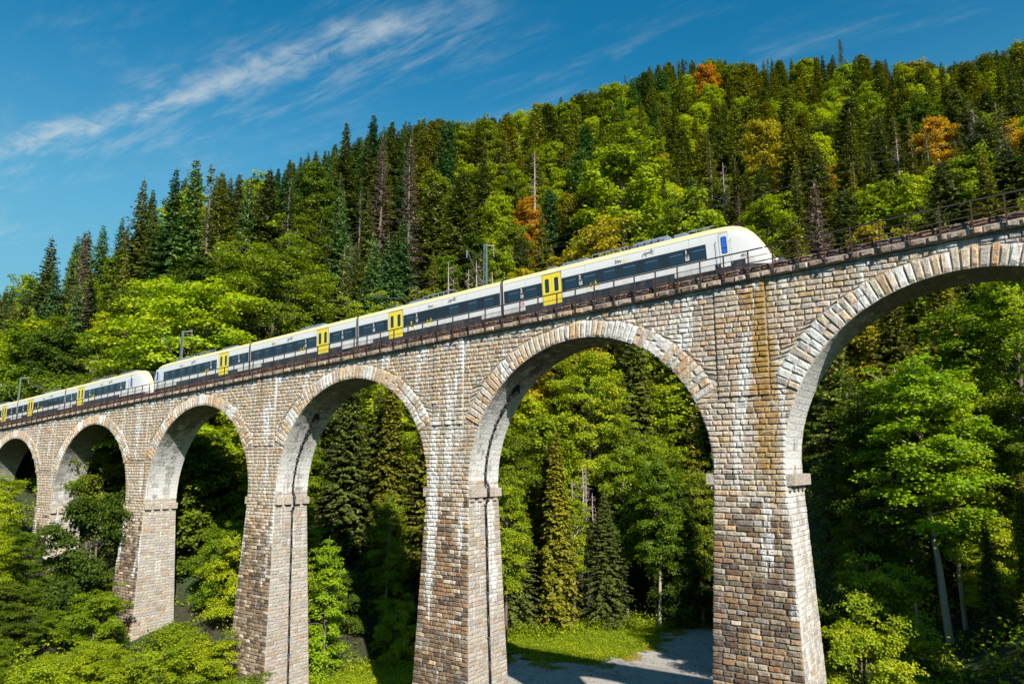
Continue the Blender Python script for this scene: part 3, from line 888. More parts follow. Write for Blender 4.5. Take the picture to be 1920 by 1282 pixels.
def make_car(train, x0, x1, nose=0, bands=(), wins=(), signs=(), door=None, stripe=(), text=None, lion=None, roof=(), skirt=(), icons=(), cab=None, bog=()):
    if nose == 0: st = [(x0, 4.45, 1.4, ZB)] + [(x0 + (x1 - x0) * k / 4, 4.45, 1.4, ZB) for k in (1, 2, 3)] + [(x1, 4.45, 1.4, ZB)]
    elif nose > 0: st = [(x0, 4.45, 1.4, ZB), ((x0 + x1) / 2, 4.45, 1.4, ZB)] + [(x1 - 1.96 + a, b, c, d) for a, b, c, d in NOSE]
    else: st = [(x0 + 1.96 - a, b, c, d) for a, b, c, d in reversed(NOSE)] + [((x0 + x1) / 2, 4.45, 1.4, ZB), (x1, 4.45, 1.4, ZB)]
    wf = None if nose == 0 else (x1 - 2.3 if nose > 0 else x0 + 2.3)
    car = loft('car_body', st, train, BODYM, wf, 1 if nose >= 0 else -1)
    # dark side paint, window band, lower white stripes
    for sd in (-1, 1):
        for a, b in bands:
            panel('window_band', a, b, 2.26, 3.32, M_DARKP, car, .004, .05, side=sd)
        for a, b in skirt:
            panel('skirt', a, b, 1.12, 1.74, M_DARKP, car, .003, 0, side=sd)
        for a, b in stripe:
            panel('lower_stripe', a, b, 1.73, 2.27, M_WHITE, car, .006, .07, side=sd)
    for a, b in wins:
        fr = panel('window', a, b, 2.36, 3.24, M_GLASS, car, .010, .04)
        # tilting vent line at the top of the pane
        panel('vent_bar', a + .06, b - .06, 2.985, 3.01, M_EQUIP, car, .014, 0)
        panel('window', a, b, 2.36, 3.24, M_GLASS, car, .010, .04, side=1)
    for a, b, t in signs:
        text_obj('class_number', t, .42, M_WHITEP, car, (a + .02, -HWID - .012, 2.93), .008)
        m_ = (a + b) / 2
        for k, zz_ in enumerate((2.80, 2.64)):
            panel('pictogram', a + .03, b - .03, zz_ - .06, zz_ + .06, M_GREYP if k == 0 else M_WHITEP, car, .011, .02)
            panel('pictogram_mark', m_ - .06, m_ + .06, zz_ - .03, zz_ + .03, M_BLACK, car, .014, 0)
        panel('pictogram', a + .03, b - .03, 2.46, 2.53, M_WHITEP, car, .011, 0)
    if door:
        for sd in (-1, 1):
            dr = panel('door_frame', door[0] - .05, door[1] + .05, 1.35, 3.92, M_DARKP, train, .002, 0, side=sd)
            dm = (door[0] + door[1]) / 2
            for a, b in ((door[0], dm - .012), (dm + .012, door[1])):
                panel('door_leaf', a, b, 1.42, 3.86, M_YELLOW, dr, .022, 0, side=sd)
                c_ = (a + b) / 2
                panel('door_window', c_ - .19, c_ + .19, 2.40, 3.52, M_GLASS, dr, .028, .12, side=sd)
                if sd < 0:
                    panel('door_button', (a + .07) if b > dm + .1 else (b - .12), (a + .12) if b > dm + .1 else (b - .07), 2.36, 2.42, M_BLACK, dr, .03, 0)
            panel('door_sill', door[0], door[1], 1.36, 1.42, M_STEEL, dr, .03, 0, side=sd)
    seams = MB(); k = x0 + 2.2
    while k < x1 - 2.4:
        if not door or not (door[0] - .3 < k < door[1] + .3): seams.box(k, k + .012, -HWID - .0045, -HWID - .001, 3.36, 3.93)
        k += 2.75
    seams.box(x0 + (2.4 if nose < 0 else .1), x1 - (2.6 if nose > 0 else .1), -HWID - .0045, -HWID - .001, 3.925, 3.94)
    seams.build('panel_seam', M_EQUIP, car)
    if text is not None:
        text_obj('lettering', 'bw', .46, M_BLACK, car, (text, -HWID - .006, 3.44), .003, .15)
        text_obj('lettering', 'egt', .46, M_PALEY, car, (text + .56, -HWID - .006, 3.44), .0, .15)
    if lion is not None:
        poly_plate('lion_emblem', [(x * 1.25, z * 1.05) for x, z in LION], M_GREYP, car, (lion, -HWID - .006, 3.38))
    for kind, a in icons:
        if kind == 'bike':
            b = MB()
            for cx_ in (a + .22, a + .92):
                for k in range(14):
                    t0 = 2 * math.pi * k / 14; t1 = 2 * math.pi * (k + 1) / 14
                    b.bar((cx_ + .22 * math.cos(t0), -HWID - .012, 2.0 + .22 * math.sin(t0)), (cx_ + .22 * math.cos(t1), -HWID - .012, 2.0 + .22 * math.sin(t1)), .045, .006)
            for p, q in (((a + .22, 2.0), (a + .38, 2.38)), ((a + .38, 2.38), (a + .80, 2.40)), ((a + .80, 2.50), (a + .92, 2.0)), ((a + .38, 2.38), (a + .55, 2.0)), ((a + .55, 2.0), (a + .80, 2.40)), ((a + .28, 2.42), (a + .48, 2.42)), ((a + .72, 2.54), (a + .95, 2.54))):
                b.bar((p[0], -HWID - .014, p[1]), (q[0], -HWID - .014, q[1]), .055, .006)
            b.build('bicycle_pictogram', M_YELLOW, car)
        else:
            b = MB()
            for k in range(16):
                t0 = math.radians(150) + 4.4 * k / 16; t1 = math.radians(150) + 4.4 * (k + 1) / 16
                b.bar((a + .3 + .28 * math.cos(t0), -HWID - .012, 2.05 + .28 * math.sin(t0)), (a + .3 + .28 * math.cos(t1), -HWID - .012, 2.05 + .28 * math.sin(t1)), .06, .006)
            for p, q in (((a + .22, 2.62), (a + .26, 2.15)), ((a + .24, 2.38), (a + .5, 2.38)), ((a + .26, 2.15), (a + .55, 2.15)), ((a + .55, 2.15), (a + .68, 1.85)), ((a + .16, 2.72), (a + .30, 2.72))):
                b.bar((p[0], -HWID - .014, p[1]), (q[0], -HWID - .014, q[1]), .10, .006)
            b.build('wheelchair_pictogram', M_YELLOW, car)
    for a, b, h, kind in roof:
        r = MB()
        if kind == 'unit':          # long faired air conditioning unit with sloped ends
            r.hexa([(a, -.95, 4.36), (b, -.95, 4.36), (b, .95, 4.36), (a, .95, 4.36), (a + .5, -.72, 4.36 + h), (b - .3, -.72, 4.36 + h), (b - .3, .72, 4.36 + h), (a + .5, .72, 4.36 + h)])
            k = a + .8
            while k < b - .6:
                r.box(k, k + .06, -.99, -.80, 4.38, 4.36 + h * .9); k += .55
            r.box(a + .4, b - .4, -1.0, -.94, 4.36 + h * .55, 4.36 + h * .7)
        elif kind == 'box':
            r.box(a, b, -.8, .8, 4.38, 4.38 + h); r.box(a + .1, b - .1, -.7, .7, 4.38 + h, 4.42 + h)
        elif kind == 'frame':
            for yy in (-.9, .9):
                r.bar((a, yy, 4.45 + h), (b, yy, 4.45 + h), .06, .08)
                k = a
                while k <= b: r.bar((k, yy, 4.3), (k, yy, 4.45 + h), .05, .05); k += .6
            r.box(a + .1, b - .1, -.8, .8, 4.40, 4.50)
        elif kind == 'isolator':
            for k in range(4): r.tube((a + k * .35, -.3, 4.42), (a + k * .35, -.3, 4.42 + h), .09, .06, 8)
            r.bar((a, -.3, 4.45 + h), (a + 1.05, -.3, 4.45 + h), .04, .04)
        r.build('roof_unit', M_EQUIP, car)
    if cab is not None:
        fr = panel('cab_door', cab - .33, cab + .33, 1.45, 3.78, M_WHITE, train, .012, .04)
        panel('cab_window', cab - .20, cab + .20, 2.36, 3.56, M_BLACK, fr, .016, .10)
        panel('cab_window_pane', cab - .16, cab + .16, 2.78, 3.52, M_BLUEG, fr, .022, .07)
        panel('cab_window_pane', cab - .16, cab + .16, 2.40, 2.72, M_BLUEG, fr, .022, .07)
        for dx in (-.52, .48):
            b = MB(); b.tube((cab + dx, -HWID - .07, 1.55), (cab + dx, -HWID - .07, 3.30), .016, n=6)
            b.tube((cab + dx, -HWID, 3.30), (cab + dx, -HWID - .07, 3.30), .022, n=6); b.tube((cab + dx, -HWID, 1.55), (cab + dx, -HWID - .07, 1.55), .022, n=6)
            b.build('handrail', M_STEEL, fr)
        b = MB(); b.bar((cab - .3, -HWID - .01, 3.82), (cab + .3, -HWID - .01, 3.82), .02, .02); b.build('drip_edge', M_BLACK, fr)
    for xb in bog:
        g = MB()
        for yy in (-1.0, 1.0):
            g.hexa([(xb - 1.5, yy - .1, 1.0), (xb + 1.5, yy - .1, 1.0), (xb + 1.5, yy + .1, 1.0), (xb - 1.5, yy + .1, 1.0),
                    (xb - 1.1, yy - .1, 1.32), (xb + 1.1, yy - .1, 1.32), (xb + 1.1, yy + .1, 1.32), (xb - 1.1, yy + .1, 1.32)])
        g.box(xb - .4, xb + .4, -.95, .95, 1.15, 1.4)
        bo = g.build('bogie', M_UNDER, train)
        for dx in (-1.15, 1.15):
            w = MB()
            for yy in (-.80, .74): w.tube((xb + dx, yy, .865 + .42), (xb + dx, yy + .07, .865 + .42), .42, n=20)
            w.tube((xb + dx, -.8, 1.285), (xb + dx, .8, 1.285), .08, n=8)
            w.build('wheelset', M_STEEL, bo)
        for dx in (-.55, .55):
            w = MB(); w.tube((xb + dx, -1.12, 1.0), (xb + dx, -1.12, 1.42), .10, n=8); w.build('damper', M_UNDER, bo)
    u = MB(); u.box(x0 + (2.2 if nose < 0 else .3), x1 - (2.2 if nose > 0 else .3), -1.15, 1.15, .98, 1.2)
    u.build('underframe', M_UNDER, car)
    return car
def gangway(train, x0, x1):
    b = MB(); n = 5
    for k in range(n):
        a = x0 + (x1 - x0) * k / n; c = x0 + (x1 - x0) * (k + 1) / n; m = (a + c) / 2
        for (p, q, w0, w1, h0, h1) in ((a, m, 1.16, 1.28, 4.12, 4.22), (m, c, 1.28, 1.16, 4.22, 4.12)):
            b.hexa([(p, -w0, 1.2), (q, -w1, 1.2), (q, w1, 1.2), (p, w0, 1.2), (p, -w0, h0), (q, -w1, h1), (q, w1, h1), (p, w0, h0)])
    g = b.build('gangway', M_BELLOW, train)
    c = MB(); c.tube(((x0 + x1) / 2 - .25, -.5, 4.4), ((x0 + x1) / 2 - .1, -.5, 4.75), .1, n=8); c.tube(((x0 + x1) / 2 - .3, -.2, 4.45), ((x0 + x1) / 2 + .5, -.2, 4.6), .06, n=6)
    c.box((x0 + x1) / 2 - .3, (x0 + x1) / 2 + .2, -.75, -.3, 4.3, 4.62)
    c.build('coupler_cables', M_UNDER, g)
def pantograph(train, x):
    b = MB(); b.box(x - .2, x + 1.6, -.55, .55, 4.50, 4.60)
    for dx in (-.1, 1.5):
        for yy in (-.45, .45): b.tube((x + dx, yy, 4.40), (x + dx, yy, 4.52), .06, n=8)
    base = b.build('pantograph', M_STEEL, train)
    b = MB(); b.tube((x + .1, 0, 4.62), (x + 1.35, 0, 5.55), .055, .045, n=8); b.tube((x + .35, .12, 4.62), (x + 1.15, .05, 5.3), .02, n=6)
    b.build('lower_arm', M_STEEL, base)
    b = MB()
    for yy in (-.28, .28): b.tube((x + 1.35, yy * .3, 5.55), (x - 1.35, yy, 6.28), .035, .028, n=6)
    b.tube((x + 1.35, -.2, 5.55), (x + 1.35, .2, 5.55), .06, n=8)
    b.build('upper_arm', M_STEEL, base)
    b = MB()
    for dx in (-.18, .18):
        b.bar((x - 1.4 + dx, -.55, 6.38), (x - 1.4 + dx, .55, 6.38), .05, .05)
        for s_ in (-1, 1): b.tube((x - 1.4 + dx, .55 * s_, 6.38), (x - 1.4 + dx, .85 * s_, 6.20), .025, n=6)
    for yy in (-.3, .3): b.bar((x - 1.6, yy, 6.32), (x - 1.2, yy, 6.32), .04, .04)
    b.build('contact_bow', M_STEEL, base)
TR = math.atan(G)
def train_root(label, name='train'):
    t = thing(name, label, 'train', (.10, TC, L(0.10)))
    t.rotation_euler = (0, -TR, 0)
    t['group'] = 'two coupled yellow and white trainsets on the viaduct'
    return t
t1 = train_root('leading white, yellow and anthracite electric train with its nose pointing uphill to the right')
make_car(t1, -19.32, 1.96, 1, bands=[(-19.25, -15.55), (-13.72, -2.2)],
         wins=[(-18.85, -17.75), (-17.12, -16.05), (-13.45, -12.4), (-11.8, -10.75), (-10.1, -9.1), (-8.5, -7.45), (-6.78, -5.73), (-4.9, -3.82), (-3.25, -2.24)],
         signs=[(-17.64, -17.32, '2'), (-12.24, -11.9, '2'), (-3.75, -3.40, '1')], door=(-15.48, -13.79), stripe=[(-19.25, -15.75), (-13.5, -2.25)],
         text=-9.12, lion=-6.9, roof=[(-15.3, -14.5, .22, 'box'), (-14.2, -11.4, .34, 'unit'), (-11.2, -8.2, .26, 'frame'), (-8.1, -4.8, .50, 'unit'), (-4.6, -3.7, .34, 'box'), (-3.5, -1.7, .20, 'frame')],
         skirt=[(-17.2, -4.6), (-1.7, .35)], icons=[('bike', -11.6)], cab=-.95, bog=(-3.2,))
gangway(t1, -19.62, -19.30)
make_car(t1, -36.35, -19.60, 0, bands=[(-36.3, -32.45), (-30.5, -19.65)], wins=[(-35.7, -34.5), (-33.95, -32.95), (-30.15, -29.2), (-25.1, -24.0), (-23.0, -22.0), (-21.3, -20.3)],
         signs=[(-34.43, -34.1, '2'), (-29.0, -28.7, '2')], door=(-32.3, -30.6), stripe=[(-36.3, -32.55), (-30.3, -19.65)], text=-27.5, lion=-25.2,
         roof=[(-30.3, -28.6, .30, 'box'), (-28.5, -24.9, .30, 'frame'), (-32.6, -31.4, .28, 'isolator'), (-23, -22.3, .18, 'isolator')], skirt=[(-34.4, -21.6)], icons=[('chair', -29.75), ('bike', -28.0)], bog=(-19.45,))
pantograph(t1, -33.9)
gangway(t1, -36.66, -36.34)
make_car(t1, -53.15, -36.65, 0, bands=[(-53.1, -42.35), (-40.45, -36.7)], wins=[(-52.4, -51.45), (-50.7, -49.8), (-48.8, -47.8), (-47.0, -46.1), (-45.3, -44.3), (-43.65, -42.5), (-39.9, -38.85), (-38.25, -37.25)],
         signs=[(-44.15, -43.85, '2'), (-38.7, -38.42, '2')], door=(-42.22, -40.6), stripe=[(-53.1, -42.45), (-40.3, -36.7)], text=-49.5, lion=-47.0,
         roof=[(-45.9, -41.8, .34, 'unit')], skirt=[(-51.2, -38.6)], icons=[('bike', -45.1)], bog=(-36.5,))
gangway(t1, -53.46, -53.14)
make_car(t1, -73.85, -53.45, -1, bands=[(-70.5, -59.4), (-57.1, -53.5)], wins=[(-70.4, -69.4), (-68.75, -67.9), (-66.9, -65.95), (-65.1, -64.3), (-63.45, -62.65), (-61.8, -60.85), (-60.1, -59.5), (-56.5, -55.5), (-54.75, -53.95)],
         signs=[(-60.68, -60.35, '2'), (-55.38, -55.05, '2')], door=(-58.95, -57.2), stripe=[(-70.2, -59.3), (-56.9, -53.5)], text=-66.97, lion=-64.6,
         roof=[(-69.0, -64.8, .34, 'unit'), (-64.2, -60.4, .26, 'frame'), (-59.6, -56.4, .3, 'unit')], skirt=[(-67.6, -55.4)], icons=[('bike', -61.9)], cab=-71.9, bog=(-53.3, -68.9))
text_obj('coach_number', '463 0', .2, M_BLACK, t1, (.1, -1.36, 1.98), .004)
text_obj('operator_mark', 'DB', .36, M_REDP, t1, (-17.75, -HWID - .012, 1.84), .006)
cp = MB(); cp.tube((1.8, 0, 1.45), (2.35, 0, 1.45), .14, n=10); cp.box(2.2, 2.5, -.22, .22, 1.28, 1.62)
cp.tube((2.0, -.5, 1.25), (2.3, -.5, 1.2), .05, n=6)
cp.build('coupler', M_STEEL, t1)
for yy in (-.66, .66):
    hl = MB(); hl.tube((1.72, yy, 1.86), (1.90, yy, 1.80), .12, .10, n=12); hl.build('headlight', M_WHITEP, t1)
t2 = train_root('trailing white and yellow electric train, cut off by the left edge of the picture')
make_car(t2, -96.2, -73.98, 1, bands=[(-96.1, -92.75), (-90.6, -79.5)], wins=[(-95.6, -94.7), (-93.9, -93.0), (-90.5, -89.3), (-88.7, -87.6), (-86.9, -85.9), (-85.2, -84.2), (-83.5, -82.5), (-81.7, -80.9), (-80.4, -79.6)],
         signs=[(-94.5, -94.1, '2'), (-89.2, -88.8, '2'), (-80.85, -80.5, '1')], door=(-92.55, -90.75), stripe=[(-96.1, -92.8), (-90.4, -79.6)], text=-86.2, lion=-84.0,
         roof=[(-90.4, -87.3, .34, 'unit'), (-86.8, -83.5, .26, 'frame'), (-82.5, -78.2, .34, 'unit')], skirt=[(-94, -81)], icons=[('bike', -88.7)], cab=-78.1, bog=(-79.2,))
gangway(t2, -96.5, -96.2)
make_car(t2, -112.1, -96.5, 0, bands=[(-112.0, -108.5), (-106.6, -96.6)], wins=[(-111.3, -110.4), (-109.6, -108.8), (-106.2, -105.3), (-101.6, -100.6), (-99.9, -98.9), (-98.2, -97.2)],
         signs=[(-110.25, -109.9, '2'), (-105.1, -104.75, '2')], door=(-108.4, -106.75), stripe=[(-112.0, -108.6), (-106.4, -96.6)], text=-103.5, lion=-101.2,
         roof=[(-104.5, -102.7, .3, 'box'), (-102.2, -99.2, .3, 'frame'), (-98.9, -98.1, .2, 'isolator')], skirt=[(-110.5, -98.4)], icons=[('chair', -106.0), ('bike', -104.3)], bog=(-96.35,))
pantograph(t2, -108.4)
gangway(t2, -112.4, -112.1)
make_car(t2, -129.0, -112.4, 0, bands=[(-128.9, -118.1), (-116.1, -112.5)], wins=[(-115.5, -114.6), (-114.0, -113.1), (-119.8, -118.8), (-121.5, -120.5)],
         signs=[(-114.5, -114.1, '2')], door=(-117.9, -116.25), stripe=[(-128.9, -118.2), (-115.9, -112.5)], text=-125, lion=-122.6, roof=[(-121.5, -117.6, .34, 'unit')], skirt=[(-127, -114.4)], bog=(-112.25,))

# ------------------------------------------------------------------ catenary masts and wires
YM = 4.75
def mast(s, label):
    m = thing('catenary_mast', label, 'mast', (s, YM, L(s)), 0, 'lattice catenary masts along the far edge of the viaduct')
    H = 9.65
    b = MB()
    for dx in (-.12, .12):
        b.hexa([(dx * 1.5 - .035, -.13, -.4), (dx * 1.5 + .035, -.13, -.4), (dx * 1.5 + .035, .13, -.4), (dx * 1.5 - .035, .13, -.4),
                (dx - .03, -.10, H), (dx + .03, -.10, H), (dx + .03, .10, H), (dx - .03, .10, H)])
    b.build('upright', M_IRON2, m)
    b = MB(); k = 0; z = .1
    while z < H - .4:
        w0 = .18 - .06 * z / H
        sg = 1 if k % 2 else -1
        for yy in (-.10, .10): b.bar((-sg * w0, yy, z), (sg * w0, yy, z + .42), .012, .055)
        b.bar((-w0, 0, z), (w0, 0, z), .18, .03)
        z += .42; k += 1
    b.build('lacing', M_IRON2, m)
    b = MB()
    b.tube((0, -.1, 5.0), (0, -2.75, 8.45), .05, n=6); b.tube((0.0, -.1, 8.2), (0, -2.75, 8.45), .022, n=5)
    b.build('cantilever', M_STEEL, m)
    b = MB(); b.tube((0, -.1, 6.6 - 1.9), (0, -1.2, 4.95), .03, n=5); b.tube((0, -.9, 4.7), (0, -1.3, 4.95), .1, n=6)
    b.build('bracket_lamp', M_STEEL, m)
    b = MB(); b.tube((0, .1, H - .1), (0, 1.3, H + .15), .03, n=5)
    for k in range(5): b.tube((0, 1.25, H - .0 - k * .2), (0, 1.25, H - .08 - k * .2), .075, .03, n=8)
    for k in range(4): b.tube((0, -2.7, 8.3 - k * .18), (0, -2.7, 8.22 - k * .18), .07, .03, n=8)
    b.build('insulator', M_WHITEP, m)
for s, lb in ((-24.4, 'green grey lattice catenary mast behind the middle of the leading train'), (-74.2, 'green grey lattice catenary mast beside the gap where the two trains are coupled'),
              (-123.6, 'green grey lattice catenary mast above the trailing train at the left edge'), (24.8, 'green grey lattice catenary mast just past the right edge of the picture')):
    if s < 20: mast(s, lb)
M_WIRE = plain('overhead_wire_metal', (.07, .08, .08), .4, .4, .1)
spans = [(-172, -123.6), (-123.6, -74.2), (-74.2, -24.4), (-24.4, 24.8), (24.8, 74)]
b = MB()
for a, c in spans:
    N = 16
    for k in range(N):
        u0 = k / N; u1 = (k + 1) / N
        f = lambda u: (a + (c - a) * u, TC, L(a + (c - a) * u) + 7.75 - 1.0 * 4 * u * (1 - u) * .7)
        b.tube(f(u0), f(u1), .010, n=4, cap=False)
b_o = b.build('overhead_wire', M_WIRE); b_o['label'] = 'thin sagging messenger wire strung between the catenary masts'; b_o['category'] = 'wire'
b = MB()
for a, c in spans: b.tube((a, TC - .2, L(a) + 6.42), (c, TC + .2, L(c) + 6.42), .010, n=4, cap=False)
b_o = b.build('overhead_wire', M_WIRE); b_o['label'] = 'thin straight contact wire touched by the raised pantograph of the train'; b_o['category'] = 'wire'
b = MB()
for a, c in spans:
    N = 16
    for k in range(N):
        u0 = k / N; u1 = (k + 1) / N
        f = lambda u: (a + (c - a) * u, YM + 1.25, L(a + (c - a) * u) + 8.7 - 3.0 * u * (1 - u))
        b.tube(f(u0), f(u1), .008, n=4, cap=False)
b_o = b.build('overhead_wire', M_WIRE); b_o['label'] = 'thin feeder wire hung outside the masts on the far side of the track'; b_o['category'] = 'wire'

# ------------------------------------------------------------------ terrain
NODES = [
 (-180, [(0, -3), (60, -2), (200, 20), (500, 60)]),
 (-110, [(0, -3), (40, -8), (90, -6), (200, 12), (500, 40)]),
 (-90, [(0, -3), (35, -13), (90, -10), (130, -2), (200, 8), (400, 25), (700, 25)]),
 (-71, [(0, -3), (40, -18), (70, -18), (105, -14), (138, -6), (160, 2), (250, 25), (300, 28), (500, 20)]),
 (-66, [(0, -3), (40, -20), (70, -22), (100, -19), (111, -17), (140, -5), (170, 14), (210, 37), (260, 42), (500, 40)]),
 (-60, [(0, -3), (38, -21), (70, -24), (91, -23), (110, -12), (130, 3), (190, 47), (240, 57), (500, 60)]),
 (-49, [(0, -3), (35, -21), (60, -24), (80, -23), (95, -17), (115, -2), (200, 73), (260, 90), (500, 95)]),
 (-40, [(0, -3), (33, -21), (59, -23), (86, -22.4), (100, -17), (230, 99), (300, 116), (500, 130)]),
 (-30, [(0, -3), (32, -21), (52, -22.6), (99, -22.3), (112, -14), (280, 128), (350, 145), (600, 170)]),
 (-22, [(0, -3), (32, -21), (49, -22.4), (104, -22.3), (118, -12), (330, 174), (420, 188), (700, 200)]),
 (-14, [(0, -3), (30, -19), (47, -20), (70, -18), (95, -10), (330, 164), (420, 172), (700, 190)]),
 (-6, [(0, -3), (30, -18), (46, -18), (66, -14), (88, -4), (330, 148), (420, 156), (700, 180)]),
 (4, [(0, -3), (28, -14), (47, -12.5), (66, -7.5), (90, 2), (350, 152), (420, 160), (700, 180)]),
 (20, [(0, -3), (28, -9), (50, -6), (90, 8), (350, 155), (700, 190)]),
 (60, [(0, -3), (30, -6), (60, 0), (200, 60), (400, 90)]),
 (120, [(0, -3), (60, -2), (200, 20), (500, 60)]),
 (180, [(0, -3), (60, -2), (200, 20), (500, 60)]),
]
NA = np.array([n[0] for n in NODES], float)
def terrain_np(X, Y):
    X = np.asarray(X, float); Y = np.asarray(Y, float)
    dx = X - CAMX; dy = Y - CAMY
    d = np.hypot(dx, dy); az = np.degrees(np.arctan2(dx, dy))
    Zs = np.stack([np.interp(d, [p[0] for p in n[1]], [p[1] for p in n[1]]) for n in NODES])
    k = np.clip(np.searchsorted(NA, az, side='right') - 1, 0, len(NA) - 2)
    t = (az - NA[k]) / (NA[k + 1] - NA[k]); t = np.clip(t, 0, 1); t = t * t * (3 - 2 * t)
    idx = np.arange(Zs.shape[1]) if Zs.ndim == 2 else None
    sh = X.shape
    if X.ndim == 0: z = Zs[k] * (1 - t) + Zs[k + 1] * t
    else:
        Zf = Zs.reshape(len(NODES), -1); kk = k.ravel(); ii = np.arange(kk.size)
        z = (Zf[kk, ii] * (1 - t.ravel()) + Zf[kk + 1, ii] * t.ravel()).reshape(sh)
    far = np.clip((d - 110) / 60, 0, 1)
    z = z + far * (2.6 * np.sin(X * .047 + 1.3) * np.sin(Y * .039) + 1.4 * np.sin(X * .11 - Y * .07))
    nearw = np.clip((d - 20) / 20, 0, 1) * .22
    z = z + nearw * (np.sin(X * .5) * np.sin(Y * .43 + 1) + .6 * np.sin(X * 1.1 + Y * .8))
    # the level yard behind the bridge
    m = np.clip(1 - np.hypot((X + 29.5) / 23, (Y - 27) / 40) ** 4, 0, 1)
    m = np.clip(m * 2.5, 0, 1)
    z = z * (1 - m) + (-22.35) * m
    return z
def terrain(x, y): return float(terrain_np(np.array([x]), np.array([y]))[0])
def axis(a, b, st, far):
    inner = list(np.arange(a, b + .1, st))
    out = []; x = st * 2; p = b
    while p < far: p += x; out.append(p); x *= 1.5
    lo = []; x = st * 2; p = a
    while p > -far: p -= x; lo.append(p); x *= 1.5
    return np.array(lo[::-1] + inner + out)
xs = axis(-330, 120, 3.0, 6000); ys = axis(-90, 330, 3.0, 6000)
XX, YY = np.meshgrid(xs, ys)
ZZ = terrain_np(XX, YY)
V = np.stack([XX.ravel(), YY.ravel(), ZZ.ravel()], 1)
nx, ny = len(xs), len(ys)
I = np.arange(nx * ny).reshape(ny, nx)
F = np.stack([I[:-1, :-1].ravel(), I[:-1, 1:].ravel(), I[1:, 1:].ravel(), I[1:, :-1].ravel()], 1)
m, nt, bsdf = new_mat('forest_floor')
P = npos(nt)
a1 = nnoise(nt, P, .18, 6, .6); a2 = nnoise(nt, P, 1.6, 6, .65)
c = nmix(nt, nrange(nt, a1, .4, .62), (.030, .028, .014), (.028, .048, .012))
c = nmix(nt, nrange(nt, a2, .5, .75), c, (.065, .055, .025))
nt.links.new(c, bsdf.inputs['Base Color']); bsdf.inputs['Roughness'].default_value = 1
bp = nt.nodes.new('ShaderNodeBump'); bp.inputs['Strength'].default_value = .8; bp.inputs['Distance'].default_value = .2
nt.links.new(a2, bp.inputs['Height']); nt.links.new(bp.outputs[0], bsdf.inputs['Normal'])
M_FLOOR = m
g = put('ground', mesh_np('ground', V, F, [M_FLOOR], smooth=True)); g['kind'] = 'structure'

# gravel yard between the piers, following the ground
YARD = [(-33, 19), (-35.5, 23), (-38.2, 27.5), (-36.8, 28.4), (-34.5, 26.6), (-32, 27.6), (-28.6, 29.6), (-26.6, 33), (-25.6, 38), (-26.4, 44), (-27.6, 49), (-25.2, 54), (-20, 58), (-13, 55), (-12.5, 30), (-14, 4), (-23, 3), (-29, 12)]
m, nt, bsdf = new_mat('gravel')
P = npos(nt)
a1 = nnoise(nt, P, .35, 6, .65); a2 = nnoise(nt, P, 5, 8, .75); a3 = nnoise(nt, P, .9, 6, .7)
c = nmix(nt, a2, (.22, .205, .19), (.54, .49, .43))
c = nmix(nt, nrange(nt, a1, .5, .66, 0, .7), c, (.30, .20, .17))
c = nmix(nt, nrange(nt, a3, .56, .68, 0, .75), c, (.10, .12, .03))
nt.links.new(c, bsdf.inputs['Base Color']); bsdf.inputs['Roughness'].default_value = 1
bp = nt.nodes.new('ShaderNodeBump'); bp.inputs['Strength'].default_value = .6; bp.inputs['Distance'].default_value = .04
nt.links.new(a2, bp.inputs['Height']); nt.links.new(bp.outputs[0], bsdf.inputs['Normal'])
def inside(x, y, poly):
    c = False; n = len(poly); j = n - 1
    for i in range(n):
        if (poly[i][1] > y) != (poly[j][1] > y) and x < (poly[j][0] - poly[i][0]) * (y - poly[i][1]) / (poly[j][1] - poly[i][1]) + poly[i][0]: c = not c
        j = i
    return c
gx = np.arange(-48, -10, .5); gy = np.arange(-5, 60, .5)
GX, GY = np.meshgrid(gx, gy); GZ = terrain_np(GX, GY) + .05
V = np.stack([GX.ravel(), GY.ravel(), GZ.ravel()], 1); I = np.arange(GX.size).reshape(GX.shape); F = []
for a in range(len(gy) - 1):
    for b_ in range(len(gx) - 1):
        x = gx[b_] + .25; y = gy[a] + .25
        jx = .5 * math.sin(x * 2.1 + y) + .4 * math.sin(y * 3.3); jy = .5 * math.sin(y * 1.9 - x * 1.1)
        if inside(x + jx, y + jy, YARD): F.append((I[a, b_], I[a, b_ + 1], I[a + 1, b_ + 1], I[a + 1, b_]))
g = put('gravel_yard', mesh_np('gravel_yard', V, np.array(F), [m], smooth=True)); g['kind'] = 'structure'

